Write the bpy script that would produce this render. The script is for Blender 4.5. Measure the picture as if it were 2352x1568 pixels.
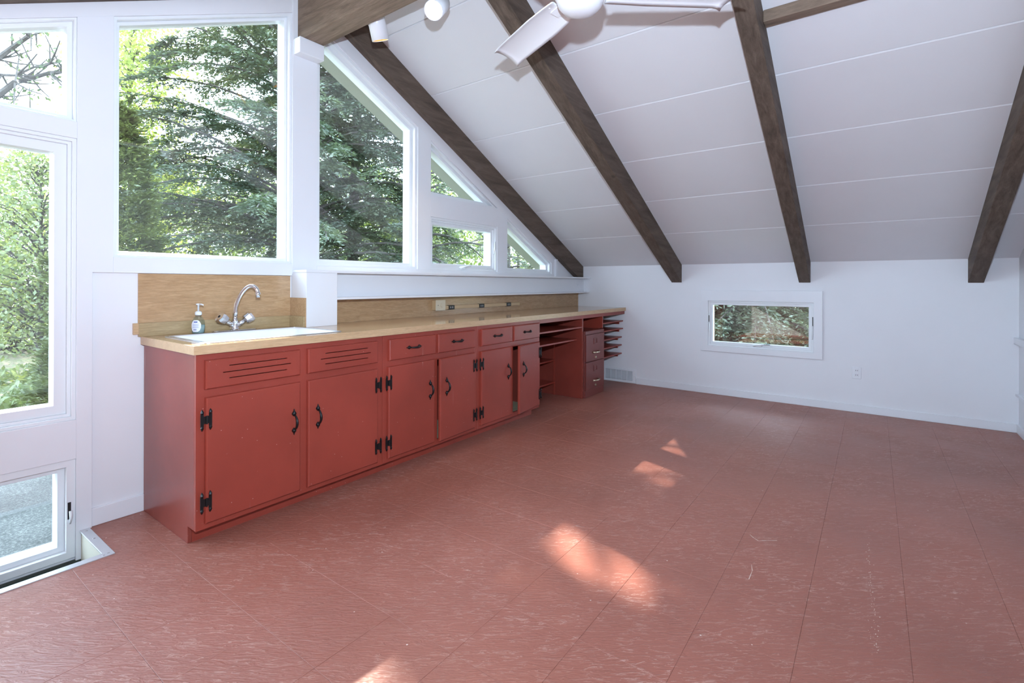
import bpy, bmesh, math, random
import numpy as np
from mathutils import Vector, Matrix

for o in list(bpy.data.objects):
    bpy.data.objects.remove(o)
scene = bpy.context.scene
COL = scene.collection
PI = math.pi

# ------------------------------------------------------------------ camera
YAW, ROLL, FPX, CY, H = 0.633, 0.0033, 1132.4, 651.66, 1.1974
fwd = Vector((math.cos(YAW), math.sin(YAW), 0))
rt0 = Vector((math.sin(YAW), -math.cos(YAW), 0))
up0 = Vector((0, 0, 1))
rgt = rt0 * math.cos(ROLL) + up0 * math.sin(ROLL)
upv = up0 * math.cos(ROLL) - rt0 * math.sin(ROLL)
cam = bpy.data.cameras.new('camera')
cam.sensor_width = 36
cam.lens = 36 * FPX / 2352
cam.shift_y = -(784 - CY) / 2352
cam.clip_start = 0.02
cam.clip_end = 300
camo = bpy.data.objects.new('camera', cam)
COL.objects.link(camo)
camo.matrix_world = Matrix(((rgt.x, upv.x, -fwd.x, 0), (rgt.y, upv.y, -fwd.y, 0),
                            (rgt.z, upv.z, -fwd.z, H), (0, 0, 0, 1)))
scene.camera = camo


def project(P):
    d = Vector(P) - Vector((0, 0, H))
    w = d.dot(fwd)
    if w < 0.05:
        return None
    return (1176 + FPX * d.dot(rgt) / w, CY - FPX * d.dot(upv) / w)


# ------------------------------------------------------------------ world, sun, exposure
world = bpy.data.worlds.new('world')
scene.world = world
world.use_nodes = True
bg = world.node_tree.nodes['Background']
bg.inputs[0].default_value = (0.62, 0.80, 1.0, 1)
bg.inputs[1].default_value = 8.5

SUN_DIR = Vector((-0.43, -1.30, -1.0)).normalized()      # direction the light travels
sun = bpy.data.lights.new('sun_offscreen', 'SUN')
sun.energy = 13
sun.angle = 0.012
sun.color = (1.0, 0.93, 0.82)
suno = bpy.data.objects.new('sun_offscreen', sun)
suno.rotation_euler = SUN_DIR.to_track_quat('-Z', 'Y').to_euler()
suno.location = (3, 8, 8)
COL.objects.link(suno)

# the lamp the photograph's hard shadows come from (fan, spot lamps and ridge beam on the ceiling): the flash on the camera
fl = bpy.data.lights.new('camera_flash_offscreen', 'SPOT')
fl.energy = 230
fl.spot_size = math.radians(160)
fl.spot_blend = 0.9
fl.shadow_soft_size = 0.022
fl.color = (0.66, 0.81, 1.0)
flo = bpy.data.objects.new('camera_flash_offscreen', fl)
flo.location = (0, 0, H + 0.32)
flo.rotation_euler = Vector((fwd.x, fwd.y, 0.25)).to_track_quat('-Z', 'Y').to_euler()      # faces where the camera looks
COL.objects.link(flo)

vs = scene.view_settings
vs.view_transform = 'Standard'
vs.look = 'None'
vs.gamma = 1
vs.use_curve_mapping = False
vs.exposure = 0.76


# ------------------------------------------------------------------ materials
def mat(name, color, rough=0.5, metal=0.0, **kw):
    m = bpy.data.materials.new(name)
    m.use_nodes = True
    b = m.node_tree.nodes['Principled BSDF']
    b.inputs['Base Color'].default_value = (*color, 1)
    b.inputs['Roughness'].default_value = rough
    b.inputs['Metallic'].default_value = metal
    for k, v in kw.items():
        b.inputs[k].default_value = v
    return m


def nt(m):
    t = m.node_tree
    return t, t.nodes, t.links, t.nodes['Principled BSDF']


def add_pos(t, scale=(1, 1, 1), rot=(0, 0, 0), obj=False):
    n = t.nodes
    g = n.new('ShaderNodeTexCoord') if obj else n.new('ShaderNodeNewGeometry')
    mp = n.new('ShaderNodeMapping')
    mp.inputs['Scale'].default_value = scale
    mp.inputs['Rotation'].default_value = rot
    t.links.new(g.outputs['Object' if obj else 'Position'], mp.inputs['Vector'])
    return mp.outputs[0]


def add_noise(t, vec, scale, detail=3, rough=0.55, dist=0.0):
    x = t.nodes.new('ShaderNodeTexNoise')
    x.inputs['Scale'].default_value = scale
    x.inputs['Detail'].default_value = detail
    x.inputs['Roughness'].default_value = rough
    x.inputs['Distortion'].default_value = dist
    t.links.new(vec, x.inputs['Vector'])
    return x.outputs['Fac']


def add_ramp(t, fac, stops):
    r = t.nodes.new('ShaderNodeValToRGB')
    e = r.color_ramp.elements
    while len(e) < len(stops):
        e.new(0.5)
    for i, (p, c) in enumerate(stops):
        e[i].position = p
        e[i].color = (*c, 1) if len(c) == 3 else c
    t.links.new(fac, r.inputs[0])
    return r.outputs[0]


def add_mix(t, fac, a, b, blend='MIX'):
    x = t.nodes.new('ShaderNodeMix')
    x.data_type = 'RGBA'
    x.blend_type = blend
    for s, v in ((0, fac), (6, a), (7, b)):
        if hasattr(v, 'is_linked') or hasattr(v, 'links'):
            t.links.new(v, x.inputs[s])
        elif s == 0:
            x.inputs[0].default_value = v
        else:
            x.inputs[s].default_value = (*v, 1)
    return x.outputs[2]


def add_bump(t, b, height, strength, dist=0.01):
    x = t.nodes.new('ShaderNodeBump')
    x.inputs['Strength'].default_value = strength
    x.inputs['Distance'].default_value = dist
    t.links.new(height, x.inputs['Height'])
    t.links.new(x.outputs[0], b.inputs['Normal'])


def paint_white(name, col, rough, bump=0.05):
    m = mat(name, col, rough)
    t, n, l, b = nt(m)
    v = add_pos(t)
    f = add_noise(t, v, 160, 2)
    add_bump(t, b, f, bump, 0.002)
    f2 = add_noise(t, v, 1.7, 3)
    c = add_ramp(t, f2, [(0.3, tuple(x * 0.97 for x in col)), (0.7, col)])
    l.new(c, b.inputs['Base Color'])
    return m


M = {}
M['wall'] = paint_white('white_wall_paint', (0.80, 0.80, 0.825), 0.55, 0.08)
M['ceil'] = paint_white('white_ceiling_paint', (0.76, 0.76, 0.785), 0.6, 0.12)
M['trim'] = paint_white('white_trim_paint', (0.80, 0.81, 0.84), 0.32, 0.03)
M['enamel'] = mat('white_enamel', (0.88, 0.9, 0.92), 0.12)
M['vinyl'] = mat('white_vinyl', (0.80, 0.82, 0.84), 0.3)
M['fanwhite'] = mat('white_fan_paint', (0.82, 0.83, 0.86), 0.28)


def wood(name, c0, c1, axis_scale, rough, scale=6.0, bump=0.0, dist=1.2, knots=False):
    m = mat(name, c0, rough)
    t, n, l, b = nt(m)
    v = add_pos(t, axis_scale)
    f = add_noise(t, v, scale, 6, 0.65, dist)
    c = add_ramp(t, f, [(0.32, c0), (0.5, tuple((a + q) / 2 for a, q in zip(c0, c1))), (0.68, c1)])
    v2 = add_pos(t, tuple(a * 3.5 for a in axis_scale))
    f2 = add_noise(t, v2, scale * 1.7, 4, 0.7)
    g = add_ramp(t, f2, [(0.35, (0.72, 0.72, 0.72)), (0.6, (1, 1, 1))])
    c = add_mix(t, 0.55, c, g, 'MULTIPLY')
    if knots:
        v3 = add_pos(t, (1.6, 1.6, 1.6))
        vo = n.new('ShaderNodeTexVoronoi')
        vo.inputs['Scale'].default_value = 1.5
        l.new(v3, vo.inputs['Vector'])
        k = add_ramp(t, vo.outputs['Distance'], [(0.03, (0.25, 0.22, 0.2)), (0.075, (1, 1, 1))])
        c = add_mix(t, 1.0, c, k, 'MULTIPLY')
    l.new(c, b.inputs['Base Color'])
    if bump:
        add_bump(t, b, f2, bump, 0.004)
    return m


# beams: rough sawn, greyish brown stain; grain runs along the rafters (x) or the ridge (y)
M['beam_x'] = wood('brown_beam_grain_x', (0.066, 0.045, 0.032), (0.158, 0.113, 0.084), (0.55, 7, 4), 0.75, 4.0, 0.5, 0.6, True)
M['beam_y'] = wood('brown_beam_grain_y', (0.150, 0.102, 0.068), (0.32, 0.235, 0.17), (7, 0.55, 5), 0.75, 4.0, 0.5, 0.6, True)
M['lam'] = wood('tan_laminate', (0.43, 0.255, 0.125), (0.57, 0.37, 0.20), (1.1, 9, 9), 0.22, 5.0, 0, 1.6)
M['lamtop'] = wood('tan_laminate_top', (0.46, 0.295, 0.16), (0.58, 0.39, 0.23), (0.8, 9, 9), 0.10, 4.0, 0, 1.0)
M['lamedge'] = wood('tan_laminate_edge', (0.54, 0.355, 0.19), (0.66, 0.45, 0.26), (0.9, 8, 8), 0.3, 4.0, 0, 0.6)
M['lamstrip'] = wood('olive_laminate_strip', (0.36, 0.25, 0.12), (0.50, 0.37, 0.20), (1.0, 9, 12), 0.3, 6.0, 0, 1.4)


def red_paint(name, c, rough, speck=True):
    m = mat(name, c, rough)
    t, n, l, b = nt(m)
    v = add_pos(t)
    f = add_noise(t, v, 3.0, 4)
    col = add_ramp(t, f, [(0.3, tuple(x * 0.88 for x in c)), (0.7, tuple(x * 1.1 for x in c))])
    if speck:
        vo = n.new('ShaderNodeTexVoronoi')
        vo.inputs['Scale'].default_value = 42
        l.new(v, vo.inputs['Vector'])
        s = add_ramp(t, vo.outputs['Distance'], [(0.055, (1, 1, 1)), (0.085, (0, 0, 0))])
        pick = n.new('ShaderNodeSeparateColor')
        l.new(vo.outputs['Color'], pick.inputs[0])
        gt = n.new('ShaderNodeMath')
        gt.operation = 'GREATER_THAN'
        gt.inputs[1].default_value = 0.80
        l.new(pick.outputs[0], gt.inputs[0])
        mu = n.new('ShaderNodeMath')
        mu.operation = 'MULTIPLY'
        l.new(s, mu.inputs[0])
        l.new(gt.outputs[0], mu.inputs[1])
        # long thin vertical scratches
        v2 = add_pos(t, (60, 60, 2.0))
        f2 = add_noise(t, v2, 1.0, 2)
        sc = add_ramp(t, f2, [(0.735, (0, 0, 0)), (0.77, (0.35, 0.35, 0.35))])
        mx = n.new('ShaderNodeMath')
        mx.operation = 'MAXIMUM'
        l.new(mu.outputs[0], mx.inputs[0])
        l.new(sc, mx.inputs[1])
        col = add_mix(t, mx.outputs[0], col, (0.62, 0.42, 0.38))
    l.new(col, b.inputs['Base Color'])
    f3 = add_noise(t, v, 220, 2)
    add_bump(t, b, f3, 0.10, 0.002)
    return m


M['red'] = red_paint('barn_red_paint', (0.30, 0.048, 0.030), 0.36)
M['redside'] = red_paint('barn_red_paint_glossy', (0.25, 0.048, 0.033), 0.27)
M['redmetal'] = red_paint('barn_red_metal_paint', (0.175, 0.040, 0.032), 0.35, False)


def floor_mat():
    c = (0.335, 0.116, 0.080)
    m = mat('brick_red_floor_paint', c, 0.4)
    t, n, l, b = nt(m)
    v = add_pos(t)
    f = add_noise(t, v, 1.1, 4)
    col = add_ramp(t, f, [(0.3, tuple(x * 0.86 for x in c)), (0.7, tuple(x * 1.12 for x in c))])
    # embossed wavy streaks of the old tiles, window glints painted pale along their ridges
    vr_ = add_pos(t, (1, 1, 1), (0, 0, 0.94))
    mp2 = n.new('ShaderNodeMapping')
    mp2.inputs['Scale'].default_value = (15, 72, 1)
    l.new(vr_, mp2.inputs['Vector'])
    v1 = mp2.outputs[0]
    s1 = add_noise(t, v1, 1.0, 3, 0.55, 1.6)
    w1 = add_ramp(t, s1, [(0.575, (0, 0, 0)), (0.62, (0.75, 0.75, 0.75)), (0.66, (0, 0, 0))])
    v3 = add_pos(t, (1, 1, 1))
    glint_wear = add_noise(t, v3, 2.3, 3)
    wr = add_ramp(t, glint_wear, [(0.35, (0.15, 0.15, 0.15)), (0.65, (1, 1, 1))])
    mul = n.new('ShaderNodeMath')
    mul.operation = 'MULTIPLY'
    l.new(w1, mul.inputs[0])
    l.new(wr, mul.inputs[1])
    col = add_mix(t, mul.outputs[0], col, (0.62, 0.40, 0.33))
    # chips
    vo = n.new('ShaderNodeTexVoronoi')
    vo.inputs['Scale'].default_value = 16
    l.new(v, vo.inputs['Vector'])
    s = add_ramp(t, vo.outputs['Distance'], [(0.035, (0.9, 0.9, 0.9)), (0.06, (0, 0, 0))])
    pick = n.new('ShaderNodeSeparateColor')
    l.new(vo.outputs['Color'], pick.inputs[0])
    gt = n.new('ShaderNodeMath')
    gt.operation = 'GREATER_THAN'
    gt.inputs[1].default_value = 0.72
    l.new(pick.outputs[0], gt.inputs[0])
    mu = n.new('ShaderNodeMath')
    mu.operation = 'MULTIPLY'
    l.new(s, mu.inputs[0])
    l.new(gt.outputs[0], mu.inputs[1])
    col = add_mix(t, mu.outputs[0], col, (0.75, 0.62, 0.56))
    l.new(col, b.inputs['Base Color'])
    rr = add_ramp(t, glint_wear, [(0.3, (0.36, 0.36, 0.36)), (0.7, (0.48, 0.48, 0.48))])
    l.new(rr, b.inputs['Roughness'])
    b.inputs['Specular IOR Level'].default_value = 0.75
    add_bump(t, b, s1, 0.55, 0.006)
    return m


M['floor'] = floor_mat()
M['sub'] = mat('red_paint_in_seam', (0.30, 0.105, 0.072), 0.9)
M['iron'] = mat('black_iron', (0.012, 0.012, 0.013), 0.38, 0.4)
M['chrome'] = mat('chrome', (0.82, 0.83, 0.85), 0.08, 1.0)
M['steel'] = mat('brushed_steel', (0.62, 0.63, 0.64), 0.32, 1.0)
M['alu'] = mat('aluminium_edging', (0.70, 0.72, 0.74), 0.42, 0.75)
M['brass'] = mat('pale_brass', (0.72, 0.62, 0.45), 0.25, 0.7)
M['black'] = mat('black_plastic', (0.012, 0.012, 0.012), 0.35)
M['ivory'] = mat('ivory_plastic', (0.70, 0.62, 0.46), 0.35)
M['tanmetal'] = mat('tan_raceway', (0.62, 0.44, 0.25), 0.4)
M['cream'] = mat('cream_board', (0.62, 0.58, 0.47), 0.7)
M['trench'] = red_paint('grimy_green_metal', (0.035, 0.045, 0.035), 0.6, False)
M['ply'] = wood('pale_plywood', (0.42, 0.36, 0.22), (0.55, 0.48, 0.32), (4, 4, 0.6), 0.6)
M['sage'] = mat('sage_soffit_paint', (0.215, 0.22, 0.165), 0.6)
M['siding'] = mat('exterior_siding', (0.25, 0.22, 0.18), 0.8)
M['grey'] = mat('grey_louvre', (0.50, 0.51, 0.52), 0.5)
M['gold'] = mat('gold_reflector', (0.80, 0.55, 0.20), 0.25, 0.8)
M['softwhite'] = mat('frosted_white_plastic', (0.80, 0.83, 0.86), 0.35)
M['label'] = mat('white_paper_label', (0.78, 0.80, 0.88), 0.5)
M['labelblue'] = mat('blue_label_print', (0.05, 0.08, 0.35), 0.5)
M['labelgrey'] = mat('grey_label_print', (0.35, 0.38, 0.55), 0.5)


def glass_mat(name, tint, refl):
    m = bpy.data.materials.new(name)
    m.use_nodes = True
    t = m.node_tree
    t.nodes.clear()
    out = t.nodes.new('ShaderNodeOutputMaterial')
    tr = t.nodes.new('ShaderNodeBsdfTransparent')
    tr.inputs[0].default_value = (*tint, 1)
    gl = t.nodes.new('ShaderNodeBsdfGlossy')
    gl.inputs[0].default_value = (1, 1, 1, 1)
    gl.inputs['Roughness'].default_value = 0.0
    # Schlick reflectance, the same from both sides of the thin pane
    lw = t.nodes.new('ShaderNodeLayerWeight')
    lw.inputs[0].default_value = 0.5
    pw = t.nodes.new('ShaderNodeMath')
    pw.operation = 'POWER'
    pw.inputs[1].default_value = 5.0
    t.links.new(lw.outputs['Facing'], pw.inputs[0])
    ma = t.nodes.new('ShaderNodeMath')
    ma.operation = 'MULTIPLY_ADD'
    ma.inputs[1].default_value = 1 - refl
    ma.inputs[2].default_value = refl
    t.links.new(pw.outputs[0], ma.inputs[0])
    mx = t.nodes.new('ShaderNodeMixShader')
    t.links.new(ma.outputs[0], mx.inputs[0])
    t.links.new(tr.outputs[0], mx.inputs[1])
    t.links.new(gl.outputs[0], mx.inputs[2])
    t.links.new(mx.outputs[0], out.inputs[0])
    return m


M['glass'] = glass_mat('window_glass', (0.97, 0.985, 0.98), 0.075)
M['bottle'] = glass_mat('clear_bottle_plastic', (0.86, 0.93, 0.94), 0.05)


def emit(name, col, s):
    m = bpy.data.materials.new(name)
    m.use_nodes = True
    t = m.node_tree
    t.nodes.clear()
    out = t.nodes.new('ShaderNodeOutputMaterial')
    e = t.nodes.new('ShaderNodeEmission')
    e.inputs[0].default_value = (*col, 1)
    e.inputs[1].default_value = s
    t.links.new(e.outputs[0], out.inputs[0])
    return m


M['bulb'] = emit('lit_bulb', (1.0, 0.86, 0.62), 9.0)


def leaf_mat(name, c0, c1, trans=0.35, scale=2.5):
    m = bpy.data.materials.new(name)
    m.use_nodes = True
    t = m.node_tree
    t.nodes.clear()
    out = t.nodes.new('ShaderNodeOutputMaterial')
    v = add_pos(t)
    f = add_noise(t, v, scale, 3, 0.6)
    c = add_ramp(t, f, [(0.35, c0), (0.65, c1)])
    d = t.nodes.new('ShaderNodeBsdfDiffuse')
    tl = t.nodes.new('ShaderNodeBsdfTranslucent')
    gl = t.nodes.new('ShaderNodeBsdfGlossy')
    gl.inputs['Roughness'].default_value = 0.45
    t.links.new(c, d.inputs[0])
    br = add_mix(t, 1.0, c, (1.25, 1.3, 0.8), 'MULTIPLY')
    t.links.new(br, tl.inputs[0])
    mx = t.nodes.new('ShaderNodeMixShader')
    mx.inputs[0].default_value = trans
    t.links.new(d.outputs[0], mx.inputs[1])
    t.links.new(tl.outputs[0], mx.inputs[2])
    m2 = t.nodes.new('ShaderNodeMixShader')
    m2.inputs[0].default_value = 0.05
    t.links.new(mx.outputs[0], m2.inputs[1])
    t.links.new(gl.outputs[0], m2.inputs[2])
    t.links.new(m2.outputs[0], out.inputs[0])
    return m


M['hemlock'] = leaf_mat('hemlock_needles', (0.058, 0.082, 0.058), (0.135, 0.165, 0.105), 0.28, 1.5)
M['arbor'] = leaf_mat('arborvitae_scales', (0.055, 0.075, 0.028), (0.13, 0.155, 0.05), 0.25, 6)
M['spring'] = leaf_mat('spring_leaves', (0.11, 0.155, 0.045), (0.22, 0.26, 0.085), 0.4, 1.5)
M['bright'] = leaf_mat('bright_spring_leaves', (0.26, 0.32, 0.09), (0.46, 0.50, 0.17), 0.45, 2.0)
M['maple'] = leaf_mat('light_green_leaves', (0.12, 0.16, 0.07), (0.24, 0.27, 0.13), 0.4, 1.2)
M['shrub'] = leaf_mat('dark_shrub_leaves', (0.045, 0.075, 0.025), (0.12, 0.16, 0.06), 0.3, 3)
M['bark'] = wood('grey_brown_bark', (0.050, 0.043, 0.036), (0.105, 0.092, 0.080), (9, 9, 1.2), 0.9, 3.0, 0.6)


def ground_mat():
    m = mat('woodland_floor', (0.2, 0.16, 0.1), 0.95)
    t, n, l, b = nt(m)
    v = add_pos(t)
    f = add_noise(t, v, 0.8, 6, 0.7)
    c = add_ramp(t, f, [(0.35, (0.24, 0.19, 0.13)), (0.5, (0.30, 0.26, 0.16)), (0.62, (0.16, 0.24, 0.06)), (0.75, (0.30, 0.40, 0.10))])
    f2 = add_noise(t, v, 14, 5, 0.8)
    g = add_ramp(t, f2, [(0.3, (0.45, 0.45, 0.45)), (0.7, (1.3, 1.3, 1.3))])
    c = add_mix(t, 0.9, c, g, 'MULTIPLY')
    l.new(c, b.inputs['Base Color'])
    add_bump(t, b, f2, 0.8, 0.06)
    return m


def gravel_mat():
    m = mat('grey_gravel', (0.3, 0.3, 0.3), 0.95)
    t, n, l, b = nt(m)
    v = add_pos(t)
    f2 = add_noise(t, v, 60, 4, 0.8)
    c = add_ramp(t, f2, [(0.3, (0.04, 0.042, 0.04)), (0.5, (0.09, 0.092, 0.086)), (0.72, (0.24, 0.24, 0.22))])
    f = add_noise(t, v, 2.0, 4, 0.7)
    g = add_ramp(t, f, [(0.35, (0.6, 0.6, 0.6)), (0.65, (1.2, 1.2, 1.2))])
    c = add_mix(t, 1.0, c, g, 'MULTIPLY')
    l.new(c, b.inputs['Base Color'])
    add_bump(t, b, f2, 0.9, 0.02)
    return m


M['ground'] = ground_mat()
M['gravel'] = gravel_mat()


# ------------------------------------------------------------------ mesh helpers
class MB:
    def __init__(s):
        s.v = []
        s.f = []

    def box(s, x0, x1, y0, y1, z0, z1):
        b = len(s.v)
        s.v += [(x0, y0, z0), (x1, y0, z0), (x1, y1, z0), (x0, y1, z0), (x0, y0, z1), (x1, y0, z1), (x1, y1, z1), (x0, y1, z1)]
        s.f += [tuple(b + i for i in q) for q in ((0, 3, 2, 1), (4, 5, 6, 7), (0, 1, 5, 4), (1, 2, 6, 5), (2, 3, 7, 6), (3, 0, 4, 7))]
        return s

    def prism(s, poly, a0, a1, axis='y'):
        """polygon in the plane across `axis`, extruded from a0 to a1 along it."""
        n = len(poly)
        b = len(s.v)
        for a in (a0, a1):
            for (p, q) in poly:
                s.v.append({'y': (p, a, q), 'x': (a, p, q), 'z': (p, q, a)}[axis])
        s.f.append(tuple(b + i for i in range(n)))
        s.f.append(tuple(b + n + i for i in reversed(range(n))))
        for i in range(n):
            j = (i + 1) % n
            s.f.append((b + i, b + n + i, b + n + j, b + j))
        return s

    def ring(s, outer, inner, a0, a1, axis='y'):
        n = len(outer)
        b = len(s.v)
        for a in (a0, a1):
            for poly in (outer, inner):
                for (p, q) in poly:
                    s.v.append({'y': (p, a, q), 'x': (a, p, q), 'z': (p, q, a)}[axis])
        for i in range(n):
            j = (i + 1) % n
            o0, o1, i0, i1 = b + i, b + j, b + n + i, b + n + j
            O0, O1, I0, I1 = o0 + 2 * n, o1 + 2 * n, i0 + 2 * n, i1 + 2 * n
            s.f += [(o0, o1, i1, i0), (O1, O0, I0, I1), (o0, O0, O1, o1), (i1, I1, I0, i0)]
        return s

    def tube(s, pts, radii, n=8, cap=True, flat=1.0):
        pts = [Vector(p) for p in pts]
        if not hasattr(radii, '__len__'):
            radii = [radii] * len(pts)
        b = len(s.v)
        ref = None
        for i, p in enumerate(pts):
            d = (pts[min(i + 1, len(pts) - 1)] - pts[max(i - 1, 0)])
            if d.length < 1e-9:
                d = Vector((0, 0, 1))
            d.normalize()
            if ref is None:
                ref = d.orthogonal().normalized()
            u = (ref - d * ref.dot(d))
            if u.length < 1e-6:
                u = d.orthogonal()
            u.normalize()
            ref = u
            w = d.cross(u)
            for k in range(n):
                a = 2 * PI * k / n
                q = p + (u * math.cos(a) + w * math.sin(a) * flat) * radii[i]
                s.v.append(tuple(q))
        for i in range(len(pts) - 1):
            for k in range(n):
                k2 = (k + 1) % n
                s.f.append((b + i * n + k, b + i * n + k2, b + (i + 1) * n + k2, b + (i + 1) * n + k))
        if cap:
            s.f.append(tuple(b + k for k in reversed(range(n))))
            e = b + (len(pts) - 1) * n
            s.f.append(tuple(e + k for k in range(n)))
        return s

    def lathe(s, prof, c=(0, 0, 0), n=24):
        """profile of (r, z) turned about a vertical axis at c."""
        b = len(s.v)
        for (r, z) in prof:
            for k in range(n):
                a = 2 * PI * k / n
                s.v.append((c[0] + r * math.cos(a), c[1] + r * math.sin(a), c[2] + z))
        m = len(prof)
        for i in range(m - 1):
            for k in range(n):
                k2 = (k + 1) % n
                s.f.append((b + i * n + k, b + i * n + k2, b + (i + 1) * n + k2, b + (i + 1) * n + k))
        s.f.append(tuple(b + k for k in reversed(range(n))))
        e = b + (m - 1) * n
        s.f.append(tuple(e + k for k in range(n)))
        return s

    def mesh(s, name, material, smooth=False):
        me = bpy.data.meshes.new(name)
        me.from_pydata(s.v, [], s.f)
        bm = bmesh.new()
        bm.from_mesh(me)
        bmesh.ops.recalc_face_normals(bm, faces=bm.faces)
        bm.to_mesh(me)
        bm.free()
        me.materials.append(M[material] if isinstance(material, str) else material)
        if smooth:
            for p in me.polygons:
                p.use_smooth = True
        return me


def link(name, me, parent=None):
    o = bpy.data.objects.new(name, me)
    COL.objects.link(o)
    if parent is not None:
        o.parent = parent
        o.matrix_parent_inverse = Matrix.Identity(4)
    return o


def build(name, mb, material, parent=None, smooth=False, bevel=0.0, origin=None, seg=2):
    """link the collected shape as one mesh object; vertices are in the parent's space."""
    if origin is not None:
        ox, oy, oz = origin
        mb.v = [(a - ox, b - oy, c - oz) for a, b, c in mb.v]
    o = link(name, mb.mesh(name, material, smooth), parent)
    if origin is not None:
        o.location = origin
    if bevel:
        bv = o.modifiers.new('bevel', 'BEVEL')
        bv.width = bevel
        bv.segments = seg
        bv.limit_method = 'ANGLE'
        bv.angle_limit = 0.6
        if seg > 1:
            bv.harden_normals = False
    if smooth == 'auto':
        pass
    return o


def tag(o, label, cat, group=None):
    o['label'] = label
    o['category'] = cat
    if group:
        o['group'] = group
    return o


def thing(name, label, cat, loc=(0, 0, 0), rz=0.0, group=None):
    o = bpy.data.objects.new(name, None)
    o.empty_display_size = 0.05
    COL.objects.link(o)
    o.location = loc
    o.rotation_euler = (0, 0, rz)
    return tag(o, label, cat, group)


def struct(name, mb, material, bevel=0.0):
    o = build(name, mb, material, bevel=bevel)
    o['kind'] = 'structure'
    return o


def struct_empty(name):
    o = bpy.data.objects.new(name, None)
    COL.objects.link(o)
    o['kind'] = 'structure'
    return o


def stuff(o):
    o['kind'] = 'stuff'
    return o


def inset(poly, d):
    """offset a convex polygon inwards by d (scalar or one value per edge)."""
    n = len(poly)
    ds = d if hasattr(d, '__len__') else [d] * n
    area = sum(poly[i][0] * poly[(i + 1) % n][1] - poly[(i + 1) % n][0] * poly[i][1] for i in range(n))
    sg = 1 if area > 0 else -1
    L = []
    for i in range(n):
        (x0, z0), (x1, z1) = poly[i], poly[(i + 1) % n]
        dx, dz = x1 - x0, z1 - z0
        ln = math.hypot(dx, dz)
        nx, nz = -dz / ln * sg, dx / ln * sg
        L.append((nx, nz, nx * x0 + nz * z0 + ds[i]))
    out = []
    for i in range(n):
        a, b, c = L[i - 1]
        d_, e, f = L[i]
        det = a * e - b * d_
        out.append(((c * e - b * f) / det, (a * f - c * d_) / det))
    return out


# ------------------------------------------------------------------ room dimensions (metres)
K = 5.669          # far knee wall (x)
W = 3.10           # window wall inner face (y)
R = -0.953         # right wall (y)
XL = -1.94         # knee wall behind the camera (x)
XR = 1.865         # ridge (x)
ZK = 1.4225        # ceiling height at the knee walls
S = 0.5            # roof slope
YF = 3.08          # face of posts and rails of the window wall
YO = 3.24          # outside of the window wall


def ceil_z(x):
    return ZK + S * (K - x) if x >= XR else ZK + S * (K - XR) - S * (XR - x)


def raf_z(x):
    return ceil_z(x) - 0.205


ZR = ceil_z(XR)


def top_r(x):      # upper edge of the right-hand window openings
    return raf_z(x) - 0.11


def top_l(x):      # upper edge of the left-hand window openings
    return 2.471 + (x - 0.671) * 0.465


# ------------------------------------------------------------------ floor: tiles laid on a slab
floor = struct('floor', MB().box(XL - 0.1, K + 0.12, R - 0.12, 2.705, -0.25, -0.004)
               .box(0.72, K + 0.12, 2.705, YO, -0.25, -0.004)
               .box(XL - 0.1, -0.42, 2.705, YO, -0.25, -0.004), 'sub')
T = 0.30
tx0, ty0 = 0.575, 0.5
shared = {}
rest = MB()
GAP = 0.0003
ntile = 0


def tile_shape(mb, x0, x1, y0, y1):
    b = 0.0007
    z0, z1, z2 = -0.006, -0.0006, 0.0
    i = len(mb.v)
    for (e, z) in ((0, z0), (0, z1), (b, z2)):
        mb.v += [(x0 + e, y0 + e, z), (x1 - e, y0 + e, z), (x1 - e, y1 - e, z), (x0 + e, y1 - e, z)]
    for r in (0, 4):
        for k in range(4):
            k2 = (k + 1) % 4
            mb.f.append((i + r + k, i + r + k2, i + r + 4 + k2, i + r + 4 + k))
    mb.f.append((i + 8, i + 9, i + 10, i + 11))


rng = random.Random(4)
for ix in range(-9, 18):
    for iy in range(-6, 10):
        x0, x1 = tx0 + ix * T, tx0 + (ix + 1) * T
        y0, y1 = ty0 + iy * T, ty0 + (iy + 1) * T
        x0, x1, y0, y1 = max(x0, XL), min(x1, K), max(y0, R), min(y1, W)
        rects = [(x0, x1, y0, y1)]
        if y1 > 2.705 and x0 < 0.72 and x1 > -0.42:
            rects = [(x0, x1, y0, min(y1, 2.705)), (max(x0, 0.72), x1, max(y0, 2.705), y1)]
        for (a, b_, c, d) in rects:
            if b_ - a < 0.02 or d - c < 0.02:
                continue
            pr = [project((x, y, 0)) for x in (a, b_) for y in (c, d)]
            hid = (a > 0.95 and c > 2.55 and a < 5.0)
            vis = any(p is not None and -10 < p[0] < 2362 and 0 < p[1] < 1580 for p in pr) and not hid
            if not vis:
                tile_shape(rest, a + GAP, b_ - GAP, c + GAP, d - GAP)
                continue
            key = (round(b_ - a, 3), round(d - c, 3))
            cx, cy = (a + b_) / 2, (c + d) / 2
            if key not in shared:
                mb = MB()
                tile_shape(mb, -(b_ - a) / 2 + GAP, (b_ - a) / 2 - GAP, -(d - c) / 2 + GAP, (d - c) / 2 - GAP)
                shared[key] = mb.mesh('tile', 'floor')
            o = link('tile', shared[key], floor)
            o.location = (cx, cy, rng.uniform(-0.0003, 0.0002))
            ntile += 1
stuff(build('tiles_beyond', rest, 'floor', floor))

# ------------------------------------------------------------------ ceiling: board panels on both slopes
ceil = struct_empty('ceiling')
TH = 0.10


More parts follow.
